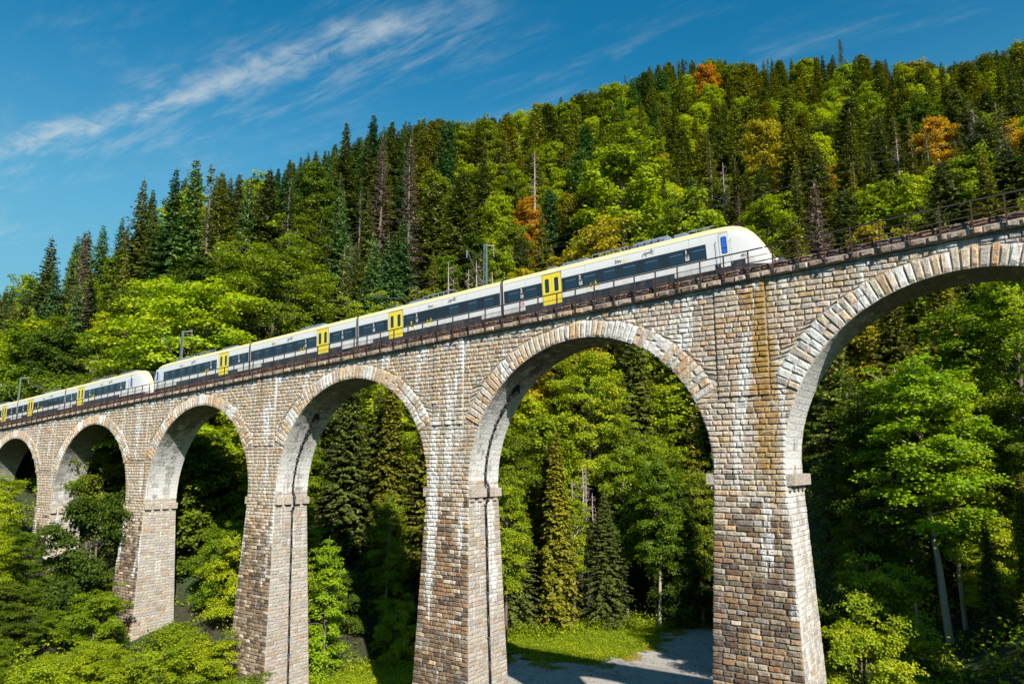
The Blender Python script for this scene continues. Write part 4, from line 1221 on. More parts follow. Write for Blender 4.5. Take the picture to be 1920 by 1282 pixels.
# ------------------------------------------------------------------ foliage materials
def leaf_mat(name, lo, mid, hi, transl=.42, odd=None, rnd_amt=1.0):
    m = bpy.data.materials.new(name); m.use_nodes = True; nt = m.node_tree
    for n in list(nt.nodes): nt.nodes.remove(n)
    out = nt.nodes.new('ShaderNodeOutputMaterial')
    tone = nattr(nt, 'tone').outputs['Fac']
    oi = nt.nodes.new('ShaderNodeObjectInfo')
    nz = nnoise(nt, npos(nt), .22, 3, .6)
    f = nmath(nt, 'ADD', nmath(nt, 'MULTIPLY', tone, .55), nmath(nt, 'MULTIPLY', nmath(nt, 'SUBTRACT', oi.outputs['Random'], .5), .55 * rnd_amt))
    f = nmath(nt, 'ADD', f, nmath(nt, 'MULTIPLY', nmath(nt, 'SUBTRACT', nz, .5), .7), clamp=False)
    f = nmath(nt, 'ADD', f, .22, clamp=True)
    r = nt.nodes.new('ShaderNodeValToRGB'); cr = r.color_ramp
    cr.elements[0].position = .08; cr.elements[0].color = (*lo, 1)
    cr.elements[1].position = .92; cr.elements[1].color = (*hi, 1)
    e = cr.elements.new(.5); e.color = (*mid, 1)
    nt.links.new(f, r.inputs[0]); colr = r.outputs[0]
    if odd:
        nz2 = nnoise(nt, npos(nt), .55, 4, .6)
        colr = nmix(nt, nrange(nt, nz2, .66, .74, 0, .85), colr, odd)
    d = nt.nodes.new('ShaderNodeBsdfPrincipled'); nt.links.new(colr, d.inputs['Base Color'])
    d.inputs['Roughness'].default_value = .55; d.inputs['Specular IOR Level'].default_value = .25
    tr = nt.nodes.new('ShaderNodeBsdfTranslucent')
    hsn = nt.nodes.new('ShaderNodeHueSaturation'); hsn.inputs['Saturation'].default_value = 1.15; hsn.inputs['Value'].default_value = 1.35
    nt.links.new(colr, hsn.inputs['Color']); nt.links.new(hsn.outputs[0], tr.inputs['Color'])
    mx = nt.nodes.new('ShaderNodeMixShader'); mx.inputs[0].default_value = transl
    nt.links.new(d.outputs[0], mx.inputs[1]); nt.links.new(tr.outputs[0], mx.inputs[2])
    nt.links.new(mx.outputs[0], out.inputs['Surface'])
    return m
LM = {
 'green': leaf_mat('leaves_fresh_green', (0.086, 0.158, 0.005), (0.231, 0.320, 0.008), (0.473, 0.491, 0.011)),
 'yellowgreen': leaf_mat('leaves_yellow_green', (0.128, 0.177, 0.005), (0.287, 0.368, 0.008), (0.495, 0.520, 0.013)),
 'yellow': leaf_mat('leaves_turning_yellow', (.20, .19, .008), (.38, .32, .014), (.50, .40, .020), odd=(0.500, 0.222, 0.032)),
 'orange': leaf_mat('leaves_orange', (0.324, 0.143, 0.016), (0.500, 0.238, 0.019), (0.500, 0.381, 0.024)),
 'olive': leaf_mat('leaves_olive', (0.080, 0.113, 0.006), (0.186, 0.235, 0.009), (0.347, 0.369, 0.013), odd=(0.491, 0.293, 0.020)),
 'darkgreen': leaf_mat('leaves_dark_green', (0.036, 0.073, 0.005), (0.098, 0.152, 0.008), (0.209, 0.263, 0.011)),
 'bright': leaf_mat('leaves_bright_green', (0.152, 0.271, 0.006), (0.321, 0.459, 0.008), (0.515, 0.504, 0.013)),
 'spruce': leaf_mat('needles_dark_spruce', (0.046, 0.069, 0.013), (0.125, 0.158, 0.021), (0.289, 0.286, 0.027), .18),
 'spruce_olive': leaf_mat('needles_olive_spruce', (0.067, 0.075, 0.008), (0.172, 0.174, 0.012), (0.312, 0.290, 0.018), .22),
 'spruce_blue': leaf_mat('needles_blue_green_spruce', (0.033, 0.083, 0.021), (0.081, 0.176, 0.042), (0.198, 0.304, 0.058), .18),
 'brown': leaf_mat('needles_dead_brown', (.090, .060, .045), (.170, .110, .080), (.250, .180, .140), .2),
}
def bark_mat(name, a, b, sc=2.2):
    m, nt, bs = new_mat(name)
    P = npos(nt)
    g1 = nnoise(nt, P, sc, 6, .65, (1, 1, .35)); g2 = nnoise(nt, P, sc * 5, 5, .6)
    nt.links.new(nmix(nt, nmath(nt, 'MULTIPLY', nmath(nt, 'ADD', g1, g2), .5), a, b), bs.inputs['Base Color'])
    bs.inputs['Roughness'].default_value = .95
    bp = nt.nodes.new('ShaderNodeBump'); bp.inputs['Strength'].default_value = .6; bp.inputs['Distance'].default_value = .05
    nt.links.new(g2, bp.inputs['Height']); nt.links.new(bp.outputs[0], bs.inputs['Normal'])
    return m
BARK = bark_mat('grey_brown_bark', (.05, .035, .025), (.26, .21, .16))
BARK_PALE = bark_mat('pale_bark', (.22, .17, .12), (.60, .52, .42))
BARK_DEAD = bark_mat('bleached_dead_wood', (.22, .16, .14), (.50, .40, .36))

# ------------------------------------------------------------------ tree geometry
def unit(v): return v / (np.linalg.norm(v, axis=-1, keepdims=True) + 1e-9)
def leaves(C, N, D, ln, wd, tone):
    """rhombic leaves at C, normal N, along D"""
    D = unit(D - N * np.sum(D * N, 1, keepdims=True)); S = np.cross(N, D)
    ln = ln[:, None]; wd = wd[:, None]
    V = np.stack([C - D * ln * .5, C + S * wd * .5 + D * ln * .05, C + D * ln * .5, C - S * wd * .5 + D * ln * .05], 1).reshape(-1, 3)
    return V, np.repeat(tone, 4)
def tubes(segs):
    """list of (p0, p1, r0, r1) -> V, F with 5 sides"""
    V = []; F = []; n = 5
    for p0, p1, r0, r1 in segs:
        p0 = np.array(p0, float); p1 = np.array(p1, float); d = p1 - p0; l = np.linalg.norm(d)
        if l < 1e-5: continue
        d /= l; a = np.cross(d, [0, 0, 1.0] if abs(d[2]) < .9 else [1.0, 0, 0]); a /= np.linalg.norm(a); b = np.cross(d, a)
        bs = len(V)
        for p, r in ((p0, r0), (p1, r1)):
            for k in range(n):
                t = 2 * math.pi * k / n; V.append(p + a * r * math.cos(t) + b * r * math.sin(t))
        for k in range(n): F.append((bs + k, bs + (k + 1) % n, bs + n + (k + 1) % n, bs + n + k))
    return np.array(V), np.array(F)
def trunk_segs(rs, H, r0, bend=.02, n=7, r1=.03, x0=0, y0=0):
    pts = [np.array([x0, y0, -1.2])]; ax, ay = rs.normal(0, bend, 2)
    x, y = x0, y0
    for k in range(n + 1):
        pts.append(np.array([x, y, H * k / n])); x += H / n * (ax + rs.normal(0, bend)); y += H / n * (ay + rs.normal(0, bend))
    out = []
    for k in range(len(pts) - 1):
        f0 = max(0, k - 1) / n; f1 = k / n
        out.append((pts[k], pts[k + 1], r0 * (1 - f0) ** .8 + r1, r0 * (1 - min(1, f1)) ** .8 + r1))
    return out, pts
def broadleaf(seed, H=20., Rw=5.5, base=.22, nl=44, leaf=.42, lps=70, sprays=4, flat=.28, stems=1, bare=.0, spr=1.25, top=.85, thin=1.):
    rs = np.random.RandomState(seed)
    segs = []; C = []; N = []; D = []; T = []; LN = []
    for st in range(stems):
        ox, oy = (0, 0) if stems == 1 else (rs.normal(0, .5), rs.normal(0, .5))
        ts, pts = trunk_segs(rs, H * .93, (.018 * H * .6 + .04) * thin, .018 if stems == 1 else .05, x0=ox, y0=oy)
        segs += ts
        P = np.array(pts[1:]); zz = P[:, 2]
        for i in range(nl // stems):
            t = ((i + .5) / (nl // stems))
            h = base + (1 - base) * t ** .9
            z0 = H * (h - .10) * .93
            p0 = np.array([np.interp(z0, zz, P[:, 0]), np.interp(z0, zz, P[:, 1]), z0])
            az = i * 2.39996 + rs.uniform(-.4, .4)
            el = math.radians(8 + 62 * t ** 1.4 + rs.uniform(-10, 10))
            u = (h - base) / (1 - base)
            env = Rw * (max(.02, 1 - abs((u - .42) / .62) ** 2.3)) ** .6 * rs.uniform(.70, 1.12)
            env = max(env, .9)
            dr = np.array([math.cos(az) * math.cos(el), math.sin(az) * math.cos(el), math.sin(el)])
            ln = env / max(.35, math.cos(el)) * (.9 if t < .9 else .55); ln = min(ln, Rw * 1.25)
            p1 = p0 + dr * ln * .55 + np.array([0, 0, ln * .05]); p2 = p0 + dr * ln + np.array([0, 0, -ln * .06])
            rr = .012 * H * .35 * (1 - t * .6)
            segs.append((p0, p1, rr, rr * .6)); segs.append((p1, p2, rr * .6, .015))
            if rs.rand() < bare: continue
            for sidx in range(sprays):
                f = .42 + .62 * (sidx + rs.uniform(.2, .8)) / sprays
                q = p0 + (p2 - p0) * f
                side = np.cross(dr, [0, 0, 1]); side /= np.linalg.norm(side) + 1e-6
                q = q + side * rs.normal(0, .20 * ln * .55) + np.array([0, 0, rs.normal(.0, .35)])
                if sidx % 2: segs.append((p0 + (p2 - p0) * f * .85, q, .03, .012))
                r = spr * rs.uniform(.65, 1.25) * (1.05 - .25 * t)
                n = int(lps * r * r / (spr * spr) * rs.uniform(.8, 1.2))
                a = rs.uniform(0, 2 * math.pi, n); rad = r * np.sqrt(rs.uniform(0, 1, n)) * (1 + .25 * np.sin(a * 3 + rs.uniform(0, 6)))
                out = np.array([dr[0], dr[1], 0])
                px = np.stack([np.cos(a) * rad, np.sin(a) * rad, rs.normal(0, flat * r * .5, n)], 1)
                px[:, 2] -= .28 * rad * rad / r
                px[:, 2] -= .25 * (px @ out) * (1 - t)
                nrm = np.array([0, 0, 1.0]) + .45 * out + px * .45 / r + rs.normal(0, .5, (n, 3))
                C.append(q + px); N.append(unit(nrm)); D.append(rs.normal(0, 1, (n, 3)) + out * .5)
                T.append(np.clip(.45 + rs.normal(0, .16) + rs.normal(0, .14, n), 0, 1)); LN.append(leaf * rs.uniform(.65, 1.25, n))
    C = np.concatenate(C); N = np.concatenate(N); D = np.concatenate(D); T = np.concatenate(T); LN = np.concatenate(LN)
    V, tone = leaves(C, N, D, LN, LN * .78, T)
    F = np.arange(len(V)).reshape(-1, 4)
    return (V, F, tone), tubes(segs)
def conifer(seed, H=24., Rw=3.6, base=.10, step=.55, per=6, twig=.55, tpb=12, droop=.32, ragged=.18, kind='spruce', needle=1.0, dead=0., power=.85):
    rs = np.random.RandomState(seed)
    segs, pts = trunk_segs(rs, H, .0115 * H + .04, .004, n=8, r1=.02)
    C = []; N = []; D = []; T = []; LN = []; WD = []
    z = H * base; gap_az = rs.uniform(0, 6.28)
    while z < H * .985:
        t = (z - H * base) / (H * (1 - base))
        Lb = Rw * ((1 - t) ** power) * (1 if t > .12 else .75 + 2 * t) + .12
        nb = per if t < .9 else 4
        a0 = rs.uniform(0, 6.28)
        for k in range(nb):
            az = a0 + 2 * math.pi * k / nb + rs.normal(0, .25)
            ln = Lb * rs.uniform(1 - ragged * 2, 1 + ragged)
            if rs.rand() < .06: ln *= 1.2
            up0 = math.radians(-8 + 48 * t + rs.uniform(-8, 8))
            dx, dy = math.cos(az), math.sin(az)
            m = 5
            prev = np.array([0, 0, z]); br = [prev]
            for s in range(1, m + 1):
                f = s / m
                zz = z + math.sin(up0) * ln * f - droop * ln * f * f * (1 - .6 * t) + .10 * ln * f ** 4
                br.append(np.array([dx * ln * f, dy * ln * f, zz]))
            segs.append((br[0], br[3], .035 + .006 * ln, .02)); segs.append((br[3], br[5], .02, .006))
            if rs.rand() < dead: continue
            br = np.array(br)
            n = max(5, int(tpb * ln / Rw * 1.25) + 2)
            fs = rs.uniform(.12 if t > .3 else .25, 1.02, n); sgn = rs.choice([-1, 1], n)
            pos = np.stack([np.interp(fs, np.linspace(0, 1, m + 1), br[:, i]) for i in range(3)], 1)
            outd = np.array([dx, dy, 0]); sd = np.array([-dy, dx, 0])
            tl = twig * (.55 + .75 * (1 - fs) * min(1.6, ln / 1.8)) * rs.uniform(.7, 1.3, n) * needle
            dirv = outd * .55 + sd * (sgn[:, None] * rs.uniform(.35, 1.1, n)[:, None]) + np.array([0, 0, -1.]) * rs.uniform(.05, .7 if kind == 'spruce' else .3, n)[:, None]
            dirv = unit(dirv)
            c = pos + dirv * (tl * .5)[:, None]
            nr = unit(np.array([0, 0, 1.0]) + outd * .35 + rs.normal(0, .38, (n, 3)))
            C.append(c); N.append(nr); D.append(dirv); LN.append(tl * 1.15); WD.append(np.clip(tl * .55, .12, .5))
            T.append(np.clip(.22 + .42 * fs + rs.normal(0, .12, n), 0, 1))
        z += step * (1 - .45 * t) * rs.uniform(.8, 1.2)
    # leader
    C.append(np.array([[0, 0, H * .99], [0, 0, H * 1.0]])); N.append(np.array([[1., 0, 0], [0, 1., 0]])); D.append(np.array([[0, 0, 1.], [0, 0, 1.]]))
    LN.append(np.array([1.1, 1.1])); WD.append(np.array([.14, .14])); T.append(np.array([.5, .5]))
    C = np.concatenate(C); N = np.concatenate(N); D = np.concatenate(D); T = np.concatenate(T); LN = np.concatenate(LN); WD = np.concatenate(WD)
    # normals must not be parallel to the twig
    V, tone = leaves(C, N, D, LN, WD, T)
    F = np.arange(len(V)).reshape(-1, 4)
    return (V, F, tone), tubes(segs)
def snag(seed, H=18., bl=1.6):
    rs = np.random.RandomState(seed)
    segs, pts = trunk_segs(rs, H, .012 * H + .03, .008, n=7, r1=.03)
    z = H * .2
    while z < H * .97:
        for k in range(rs.randint(1, 4)):
            az = rs.uniform(0, 6.28); ln = bl * (1 - z / H) ** .6 * rs.uniform(.3, 1.2) + .2
            p0 = np.array([0, 0, z]); p1 = p0 + np.array([math.cos(az) * ln, math.sin(az) * ln, -ln * rs.uniform(-.2, .45)])
            segs.append((p0, p1, .04, .012))
            for q in range(2):
                p2 = p0 + (p1 - p0) * rs.uniform(.4, .9); segs.append((p2, p2 + rs.normal(0, .35, 3), .02, .006))
        z += rs.uniform(.3, .7)
    return tubes(segs)
TREES = {}
def reg(key, data, H, bark=None):
    (V, F, tone), (TV, TF) = data
    TREES[key] = (mesh_np('crown_' + key, V, F, [LM['green']], tone=tone), mesh_np('trunk_' + key, TV, TF, [bark or BARK], smooth=True), H)
# near trees: fine leaves
for k in range(4): reg('leafN%d' % k, broadleaf(10 + k, H=20 + k, Rw=5.0 + .5 * k, base=.20 + .05 * k, nl=58, leaf=.25, lps=165, sprays=6, spr=1.1, flat=.34), 20 + k)
for k in range(2): reg('tallN%d' % k, broadleaf(30 + k, H=25, Rw=4.0, base=.47, nl=46, leaf=.25, lps=140, sprays=5, spr=1.0, thin=.75, flat=.36), 25)
reg('slimN', broadleaf(35, H=16, Rw=2.3, base=.12, nl=40, leaf=.24, lps=80, sprays=4, spr=.75), 16)
for k in range(3): reg('bushN%d' % k, broadleaf(40 + k, H=9, Rw=4.3, base=.08, nl=42, leaf=.23, lps=170, sprays=6, stems=3, spr=1.0, flat=.34), 9)
for k in range(3): reg('spruceN%d' % k, conifer(50 + k, H=26, Rw=4.3 + .3 * k, base=.05, step=.42, per=8, twig=.55, tpb=26, droop=.42), 26)
reg('hangN', conifer(55, H=28, Rw=3.2, base=.12, step=.40, per=8, twig=.8, tpb=26, droop=.75), 28)
# far trees
for k in range(5): reg('leafF%d' % k, broadleaf(70 + k, H=19 + k, Rw=3.9 + .4 * k, base=.10 + .05 * (k % 3), nl=46, leaf=.40, lps=92, sprays=6, spr=1.2, flat=.42), 19 + k)
for k in range(5): reg('spruceF%d' % k, conifer(90 + k, H=25 + k, Rw=3.9 + .3 * k, base=.05, step=.74, per=7, twig=.62, tpb=32, droop=.28 + .06 * k, power=.85 + .07 * k, ragged=.30), 25 + k)
for k in range(2): reg('firF%d' % k, conifer(100 + k, H=26, Rw=4.6, base=.14, step=.62, per=7, twig=.80, tpb=22, droop=.12, kind='fir', power=.55, ragged=.25), 26)
reg('deadF', conifer(110, H=21, Rw=2.5, base=.12, step=.6, per=6, twig=.55, tpb=9, droop=.3, dead=.25, needle=.8), 21)
reg('thinF', conifer(111, H=23, Rw=2.2, base=.30, step=.7, per=5, twig=.6, tpb=8, droop=.3, dead=.35, ragged=.3), 23)
SNAGS = [mesh_np('trunk_snag%d' % k, *snag(120 + k, 18, 1.5 + .4 * k), [BARK_DEAD], smooth=True) for k in range(3)]

PLACED = []
def tree(key, x, y, H, mat, label, name='broadleaf_tree', cat='tree', group=None, wide=1.0, rot=None, z=None, bark=None, tilt=0):
    cm, tm, H0_ = TREES[key]
    s = H / H0_
    zt = terrain(x, y) if z is None else z
    t = thing(name, label, cat, (x, y, zt - .1), RNG.uniform(0, 6.28) if rot is None else rot, group)
    t.scale = (s * wide, s * wide, s)
    if tilt: t.rotation_euler = (tilt, 0, t.rotation_euler.z)
    c = put('crown', cm, t); c.material_slots[0].link = 'OBJECT'; c.material_slots[0].material = LM[mat]
    k = put('trunk', tm, t)
    if bark: k.material_slots[0].link = 'OBJECT'; k.material_slots[0].material = bark
    PLACED.append((x, y, 0))
    return t
def snag_tree(x, y, H, label, k=0, group=None):
    t = thing('dead_tree', label, 'dead tree', (x, y, terrain(x, y)), RNG.uniform(0, 6.28), group); s = H / 18; t.scale = (s, s, s)
    put('trunk', SNAGS[k % 3], t); PLACED.append((x, y, 0)); return t
def polar(az, d): return CAMX + d * math.sin(math.radians(az)), CAMY + d * math.cos(math.radians(az))

# ------------------------------------------------------------------ trees that stand out one by one
def tp(key, az, d, H, mat, label, **k):
    x, y = polar(az, d); return tree(key, x, y, H, mat, label, **k)
def top_h(az, d, ratio):                      # height that brings the top to the wanted slope as seen from the platform
    x, y = polar(az, d); return ratio * d - terrain(x, y)
def tt(key, az, d, ratio, mat, label, lo=5, hi=40, **k):
    return tp(key, az, d, min(hi, max(lo, top_h(az, d, ratio))), mat, label, **k)
tt('leafN2', -59.9, 117, .243, 'bright', 'big round bright green tree right behind the trains where they are coupled', wide=1.35)
tt('leafN3', -54.3, 122, .300, 'yellowgreen', 'large yellow green tree with orange patches, right of the big bright green one', wide=1.2)
tt('leafN1', -64.6, 122, .125, 'olive', 'thin greyish tree with bare twigs left of the big bright green tree', wide=.9, bark=BARK_PALE)
tt('spruceF1', -69.1, 190, .270, 'spruce', 'lone dark spruce standing above the left end of the skyline', wide=1.1, name='spruce_tree')
tt('spruceF3', -63.8, 180, .365, 'spruce', 'dark broad spruce on the skyline, left of the pair of tall ones', name='spruce_tree', wide=1.15)
tt('spruceF2', -61.7, 170, .385, 'spruce_blue', 'blue green spruce on the skyline with wide sweeping branches', name='spruce_tree', wide=1.25)
tt('spruceF0', -60.4, 165, .405, 'spruce_blue', 'tallest blue green spruce of the left skyline, first of a close pair', name='spruce_tree', wide=1.1)
tt('thinF', -59.3, 160, .400, 'spruce', 'thin ragged spruce, second of the close pair on the left skyline', name='spruce_tree')
tt('spruceF4', -49.2, 185, .490, 'spruce', 'very dark broad spruce peaking highest left of the ridge middle', name='spruce_tree', wide=1.3)
tt('spruceF1', -55.0, 160, .405, 'spruce', 'large dark spruce with drooping layered branches over the leading train', name='spruce_tree', wide=1.4)
tt('spruceF2', -47.0, 190, .505, 'spruce_blue', 'fresh green spruce beside the pink dead tree on the ridge', name='spruce_tree', wide=1.3)
tt('deadF', -46.2, 165, .475, 'brown', 'pinkish brown dead spruce, left one of the two on the upper slope', name='dead_spruce', wide=1.0)
tt('deadF', -43.9, 160, .470, 'brown', 'pinkish brown dead spruce, right one of the two on the upper slope', name='dead_spruce', wide=1.0)
tt('deadF', -11.3, 112, .372, 'brown', 'reddish brown dead spruce just right of the train nose', name='dead_spruce', wide=1.2)
tt('deadF', -8.7, 325, .572, 'spruce', 'thin tattered spruce tip poking out of the right skyline', name='spruce_tree')
tt('leafF2', -3.1, 185, .435, 'orange', 'bright orange autumn tree on the slope at upper right')
tt('leafF3', -26.3, 165, .480, 'yellowgreen', 'tall yellow green tree towering on the slope above the leading train', wide=1.15, hi=48)
tt('leafF4', -27.8, 140, .400, 'yellow', 'golden yellow tree with orange tips below the tall yellow green one', wide=1.0)
tt('leafF1', -20.9, 150, .440, 'yellowgreen', 'pointed bright yellow green tree above the train nose', wide=1.05)
tt('leafF2', -14.7, 195, .480, 'yellow', 'bright yellow tree high on the slope right of the train nose')
tt('leafF0', -8.0, 105, .255, 'yellow', 'small golden tree just above the railing right of the train')
for k, (az, d, r) in enumerate([(-38.0, 128, .455), (-38.9, 124, .40), (-36.9, 126, .39), (-40.3, 126, .37), (-33.4, 190, .50), (-18.0, 180, .42)]):
    x, y = polar(az, d); snag_tree(x, y, min(30, max(8, r * d - terrain(x, y))), ['tall bleached bare dead trunk above the middle of the train', 'shorter bleached dead trunk left of the tallest one', 'slim bare dead trunk right of the tallest one',
        'broken grey snag at the left of the dead group', 'bare dead trunk near the ridge above the tall yellow tree', 'grey bare dead tree among yellow crowns above the train nose'][k], k, 'bleached dead trunks on the slope')
# rocks near the ridge
m_, nt_, bs_ = new_mat('grey_rock'); P_ = npos(nt_)
nt_.links.new(nmix(nt_, nnoise(nt_, P_, .6, 7, .7), (.06, .055, .05), (.30, .27, .26)), bs_.inputs['Base Color']); bs_.inputs['Roughness'].default_value = .9
M_ROCK = m_
for k, (az, d, sc) in enumerate([(-20.8, 268, 3.6), (-19.4, 262, 3.0), (-22.0, 272, 2.6)]):
    rs = np.random.RandomState(300 + k); V = []; F = []
    nu, nv = 12, 8
    for a in range(nv + 1):
        for b_ in range(nu):
            th = math.pi * a / nv; ph = 2 * math.pi * b_ / nu
            r = 1 + rs.uniform(-.28, .28)
            V.append((r * math.sin(th) * math.cos(ph) * 1.1, r * math.sin(th) * math.sin(ph) * .7, r * math.cos(th) * 1.3))
    for a in range(nv):
        for b_ in range(nu): F.append((a * nu + b_, a * nu + (b_ + 1) % nu, (a + 1) * nu + (b_ + 1) % nu, (a + 1) * nu + b_))
    x, y = polar(az, d)
    o = put('rock_outcrop', mk_mesh('rock_outcrop', [tuple(sc * q for q in v) for v in V], F, [M_ROCK]), None, (x, y, terrain(x, y) + sc * .9))
    o['label'] = ['large grey cliff rock showing between the trees below the ridge', 'smaller grey rock face right of the large one below the ridge', 'low grey rock left of the large one below the ridge'][k]; o['category'] = 'rock'
    PLACED.append((x, y, 0))

# trees seen through the arches and beside the piers
def at(x, y, key, H, mat, label, **k): return tree(key, x, y, H, mat, label, **k)
AR = 'trees standing in the gorge behind the arches'
at(-39.5, 41.0, 'hangN', 27, 'spruce_olive', 'tall spruce with hanging branches right beside the second pier from the right', name='spruce_tree')
at(-43.0, 44.0, 'hangN', 25, 'spruce_olive', 'weeping spruce behind the second pier from the right, half hidden', name='spruce_tree')
at(-35.0, 46.5, 'spruceN1', 18.5, 'spruce', 'dark green spruce standing at the back edge of the gravel yard', name='spruce_tree', wide=1.25)
at(-29.0, 50.5, 'tallN0', 25, 'green', 'tall slender tree with a white trunk at the corner of the gravel yard', bark=BARK_PALE)
at(-26.8, 53.5, 'leafN0', 20, 'darkgreen', 'leafy dark green tree right of the white trunk at the yard')
at(-22.5, 58.0, 'leafN1', 21, 'darkgreen', 'broad dark tree in shade at the back right of the yard')
at(-17.0, 60.0, 'leafN2', 22, 'darkgreen', 'dark tree in shade beside the rightmost pier behind the yard')
at(-36.0, 55.0, 'tallN1', 27, 'green', 'tall pale trunked tree with a high crown between two arches', bark=BARK_PALE)
for k, (dx, dy, H) in enumerate([(0, 0, 20), (1.2, .6, 22), (.5, 2.0, 21), (2.6, 1.0, 18)]):
    x, y = -41.3 + dx, 49 + dy
    snag_tree(x, y, H, 'slim bare silvery trunk in the cluster seen through the second arch from the right', k, 'cluster of bare silvery trunks')
at(-34.0, 60, 'leafN3', 27, 'yellowgreen', 'yellow green tree rising behind the bare silvery trunks')
at(-44.0, 58, 'leafN2', 28, 'green', 'bright green tree left of the bare silvery trunks')
at(-27.5, 62, 'spruceN0', 30, 'spruce_olive', 'olive spruce behind the white trunked tree', name='spruce_tree')
at(-21.5, 70, 'spruceN2', 33, 'spruce_olive', 'tall olive spruce high in the big middle arch opening', name='spruce_tree')
at(-40, 68, 'spruceN1', 32, 'spruce', 'dark spruce high in the left of the big arch opening', name='spruce_tree')
at(-48.8, 8.6, 'slimN', 15.5, 'bright', 'slender bright green young tree right of the third pier')
for k, (x, y, key, H, mt, lb) in enumerate([
    (-55, 24, 'hangN', 29, 'spruce_olive', 'drooping olive spruce filling the left of the third arch'), (-50.5, 27, 'spruceN2', 31, 'spruce_olive', 'tall olive spruce in the middle of the third arch'),
    (-46.5, 31, 'hangN', 26, 'spruce', 'dark spruce in the right of the third arch'), (-58, 34, 'spruceN0', 33, 'spruce_olive', 'highest olive spruce showing in the top of the third arch'),
    (-50, 38, 'leafN3', 27, 'yellowgreen', 'yellow green tree high at the right of the third arch'), (-43, 26, 'leafN0', 15, 'green', 'small green tree low at the right of the third arch'),
    (-61, 22, 'spruceN1', 27, 'spruce', 'dark spruce beside the left pier of the third arch'), (-47, 17.5, 'bushN1', 6, 'green', 'green bush at the foot of the third arch'),
    (-53, 15.5, 'bushN0', 6, 'darkgreen', 'dark bush at the foot of the third pier'), (-42.3, 21, 'bushN2', 5, 'yellowgreen', 'yellow green bush left of the second pier foot'),
    (-41.0, 31, 'tallN0', 22, 'green', 'slim dark trunked tree right of the third arch middle'),
    (-64.5, 9.5, 'bushN0', 9, 'green', 'green bushy tree between the third and fourth piers, front'), (-60, 10, 'bushN2', 7, 'yellowgreen', 'yellow green bushy tree close behind the third pier'), (-69, 9, 'bushN1', 8, 'green', 'green bushy tree right behind the fourth pier'), (-57, 8.5, 'bushN1', 8, 'green', 'leafy bush against the left face of the third pier'),
    (-72, 20, 'leafN1', 25, 'darkgreen', 'dark green tree in the fourth arch, upper left'), (-66, 24, 'leafN2', 26, 'darkgreen', 'dark green tree in the fourth arch, upper right'),
    (-68, 14, 'tallN1', 22, 'green', 'green tree with a visible stem in the fourth arch'), (-63, 13, 'leafN0', 17, 'green', 'fresh green tree low in the fourth arch'),
    (-78, 22, 'spruceN0', 28, 'spruce', 'dark spruce behind the left edge of the fourth arch'), (-60, 16, 'bushN1', 7, 'green', 'green bush left of the third pier foot'),
    (-70, 33, 'leafN3', 27, 'yellowgreen', 'yellow topped tree in the upper half of the fourth arch'),
    (-96, 16, 'leafN1', 20, 'darkgreen', 'dark tree filling the fifth arch'), (-90, 13, 'leafN0', 17, 'darkgreen', 'dark tree low in the fifth arch'),
    (-101, 24, 'leafN2', 22, 'green', 'green tree at the top of the fifth arch'), (-88, 26, 'leafN3', 25, 'olive', 'olive tree behind the right edge of the fifth arch'),
    (-120, 14, 'leafN1', 10, 'green', 'green tree in the leftmost arch'), (-127, 20, 'leafN2', 11, 'darkgreen', 'dark tree in the leftmost arch'), (-114, 18, 'leafN0', 11, 'green', 'green tree right behind the leftmost pier'),
    (-5, 62, 'leafN3', 24, 'darkgreen', 'large dark tree behind the rightmost pier')]):
    at(x, y, key, H, mt, lb, name='spruce_tree' if key[0] in 'sh' and key != 'slimN' else ('bush' if key.startswith('bush') else 'broadleaf_tree'), cat='bush' if key.startswith('bush') else 'tree')
# slender pale stems among the trees in the arches
for k, (x, y, key, H, mt, lb) in enumerate([
    (-40.2, 46.6, 'tallN1', 19, 'green', 'slender pale stemmed tree beside the hanging spruce near the yard'), (-31.0, 54, 'tallN0', 24, 'yellowgreen', 'pale stemmed tree with a yellow green crown behind the yard'),
    (-24.6, 55.5, 'tallN1', 23, 'olive', 'pale stemmed olive tree at the right of the yard arch'),
    (-45.2, 24.0, 'tallN1', 20, 'green', 'pale stemmed tree at the right side of the third arch'), (-43.6, 28.0, 'tallN0', 23, 'olive', 'pale stemmed olive tree against the second pier'),
    (-50.8, 19.5, 'tallN0', 18, 'yellowgreen', 'pale stemmed yellow green tree in the middle of the third arch'), (-65.5, 18.0, 'tallN0', 19, 'green', 'pale stemmed tree in the right of the fourth arch'),
    (2.2, 24.0, 'tallN1', 17, 'olive', 'pale stemmed olive tree close to the rightmost pier'), (6.0, 27.0, 'tallN0', 21, 'yellowgreen', 'pale stemmed yellow green tree left of the twin trunks')]):
    tree(key, x, y, H, mt, lb, bark=BARK_PALE)
# right of the rightmost pier
def atr(az, d, key, ratio, mat, label, **k):
    x, y = polar(az, d); return tree(key, x, y, max(4, ratio * d - terrain(x, y)), mat, label, **k)
atr(-5.1, 66, 'tallN0', .150, 'bright', 'tall tree with a bright green crown and a straight trunk, centre of the right arch', bark=BARK_PALE, wide=1.35)
atr(-4.2, 67.5, 'tallN1', .10, 'yellowgreen', 'second straight trunk close beside the tall bright green tree', bark=BARK_PALE)
atr(-6.9, 67, 'tallN1', -.01, 'darkgreen', 'thinner leaning trunk left of the tall bright green tree', bark=BARK_PALE)
atr(-12.0, 104, 'leafN1', .10, 'olive', 'olive tree just right of the rightmost pier')
atr(-10.4, 84, 'leafN0', -.03, 'green', 'fresh green tree low beside the rightmost pier')
atr(-8.4, 72, 'leafN2', .10, 'darkgreen', 'dark tree between the rightmost pier and the tall bright green tree')
atr(-10.8, 82, 'spruceN0', .19, 'spruce', 'dark spruce in the shade under the right arch', name='spruce_tree')
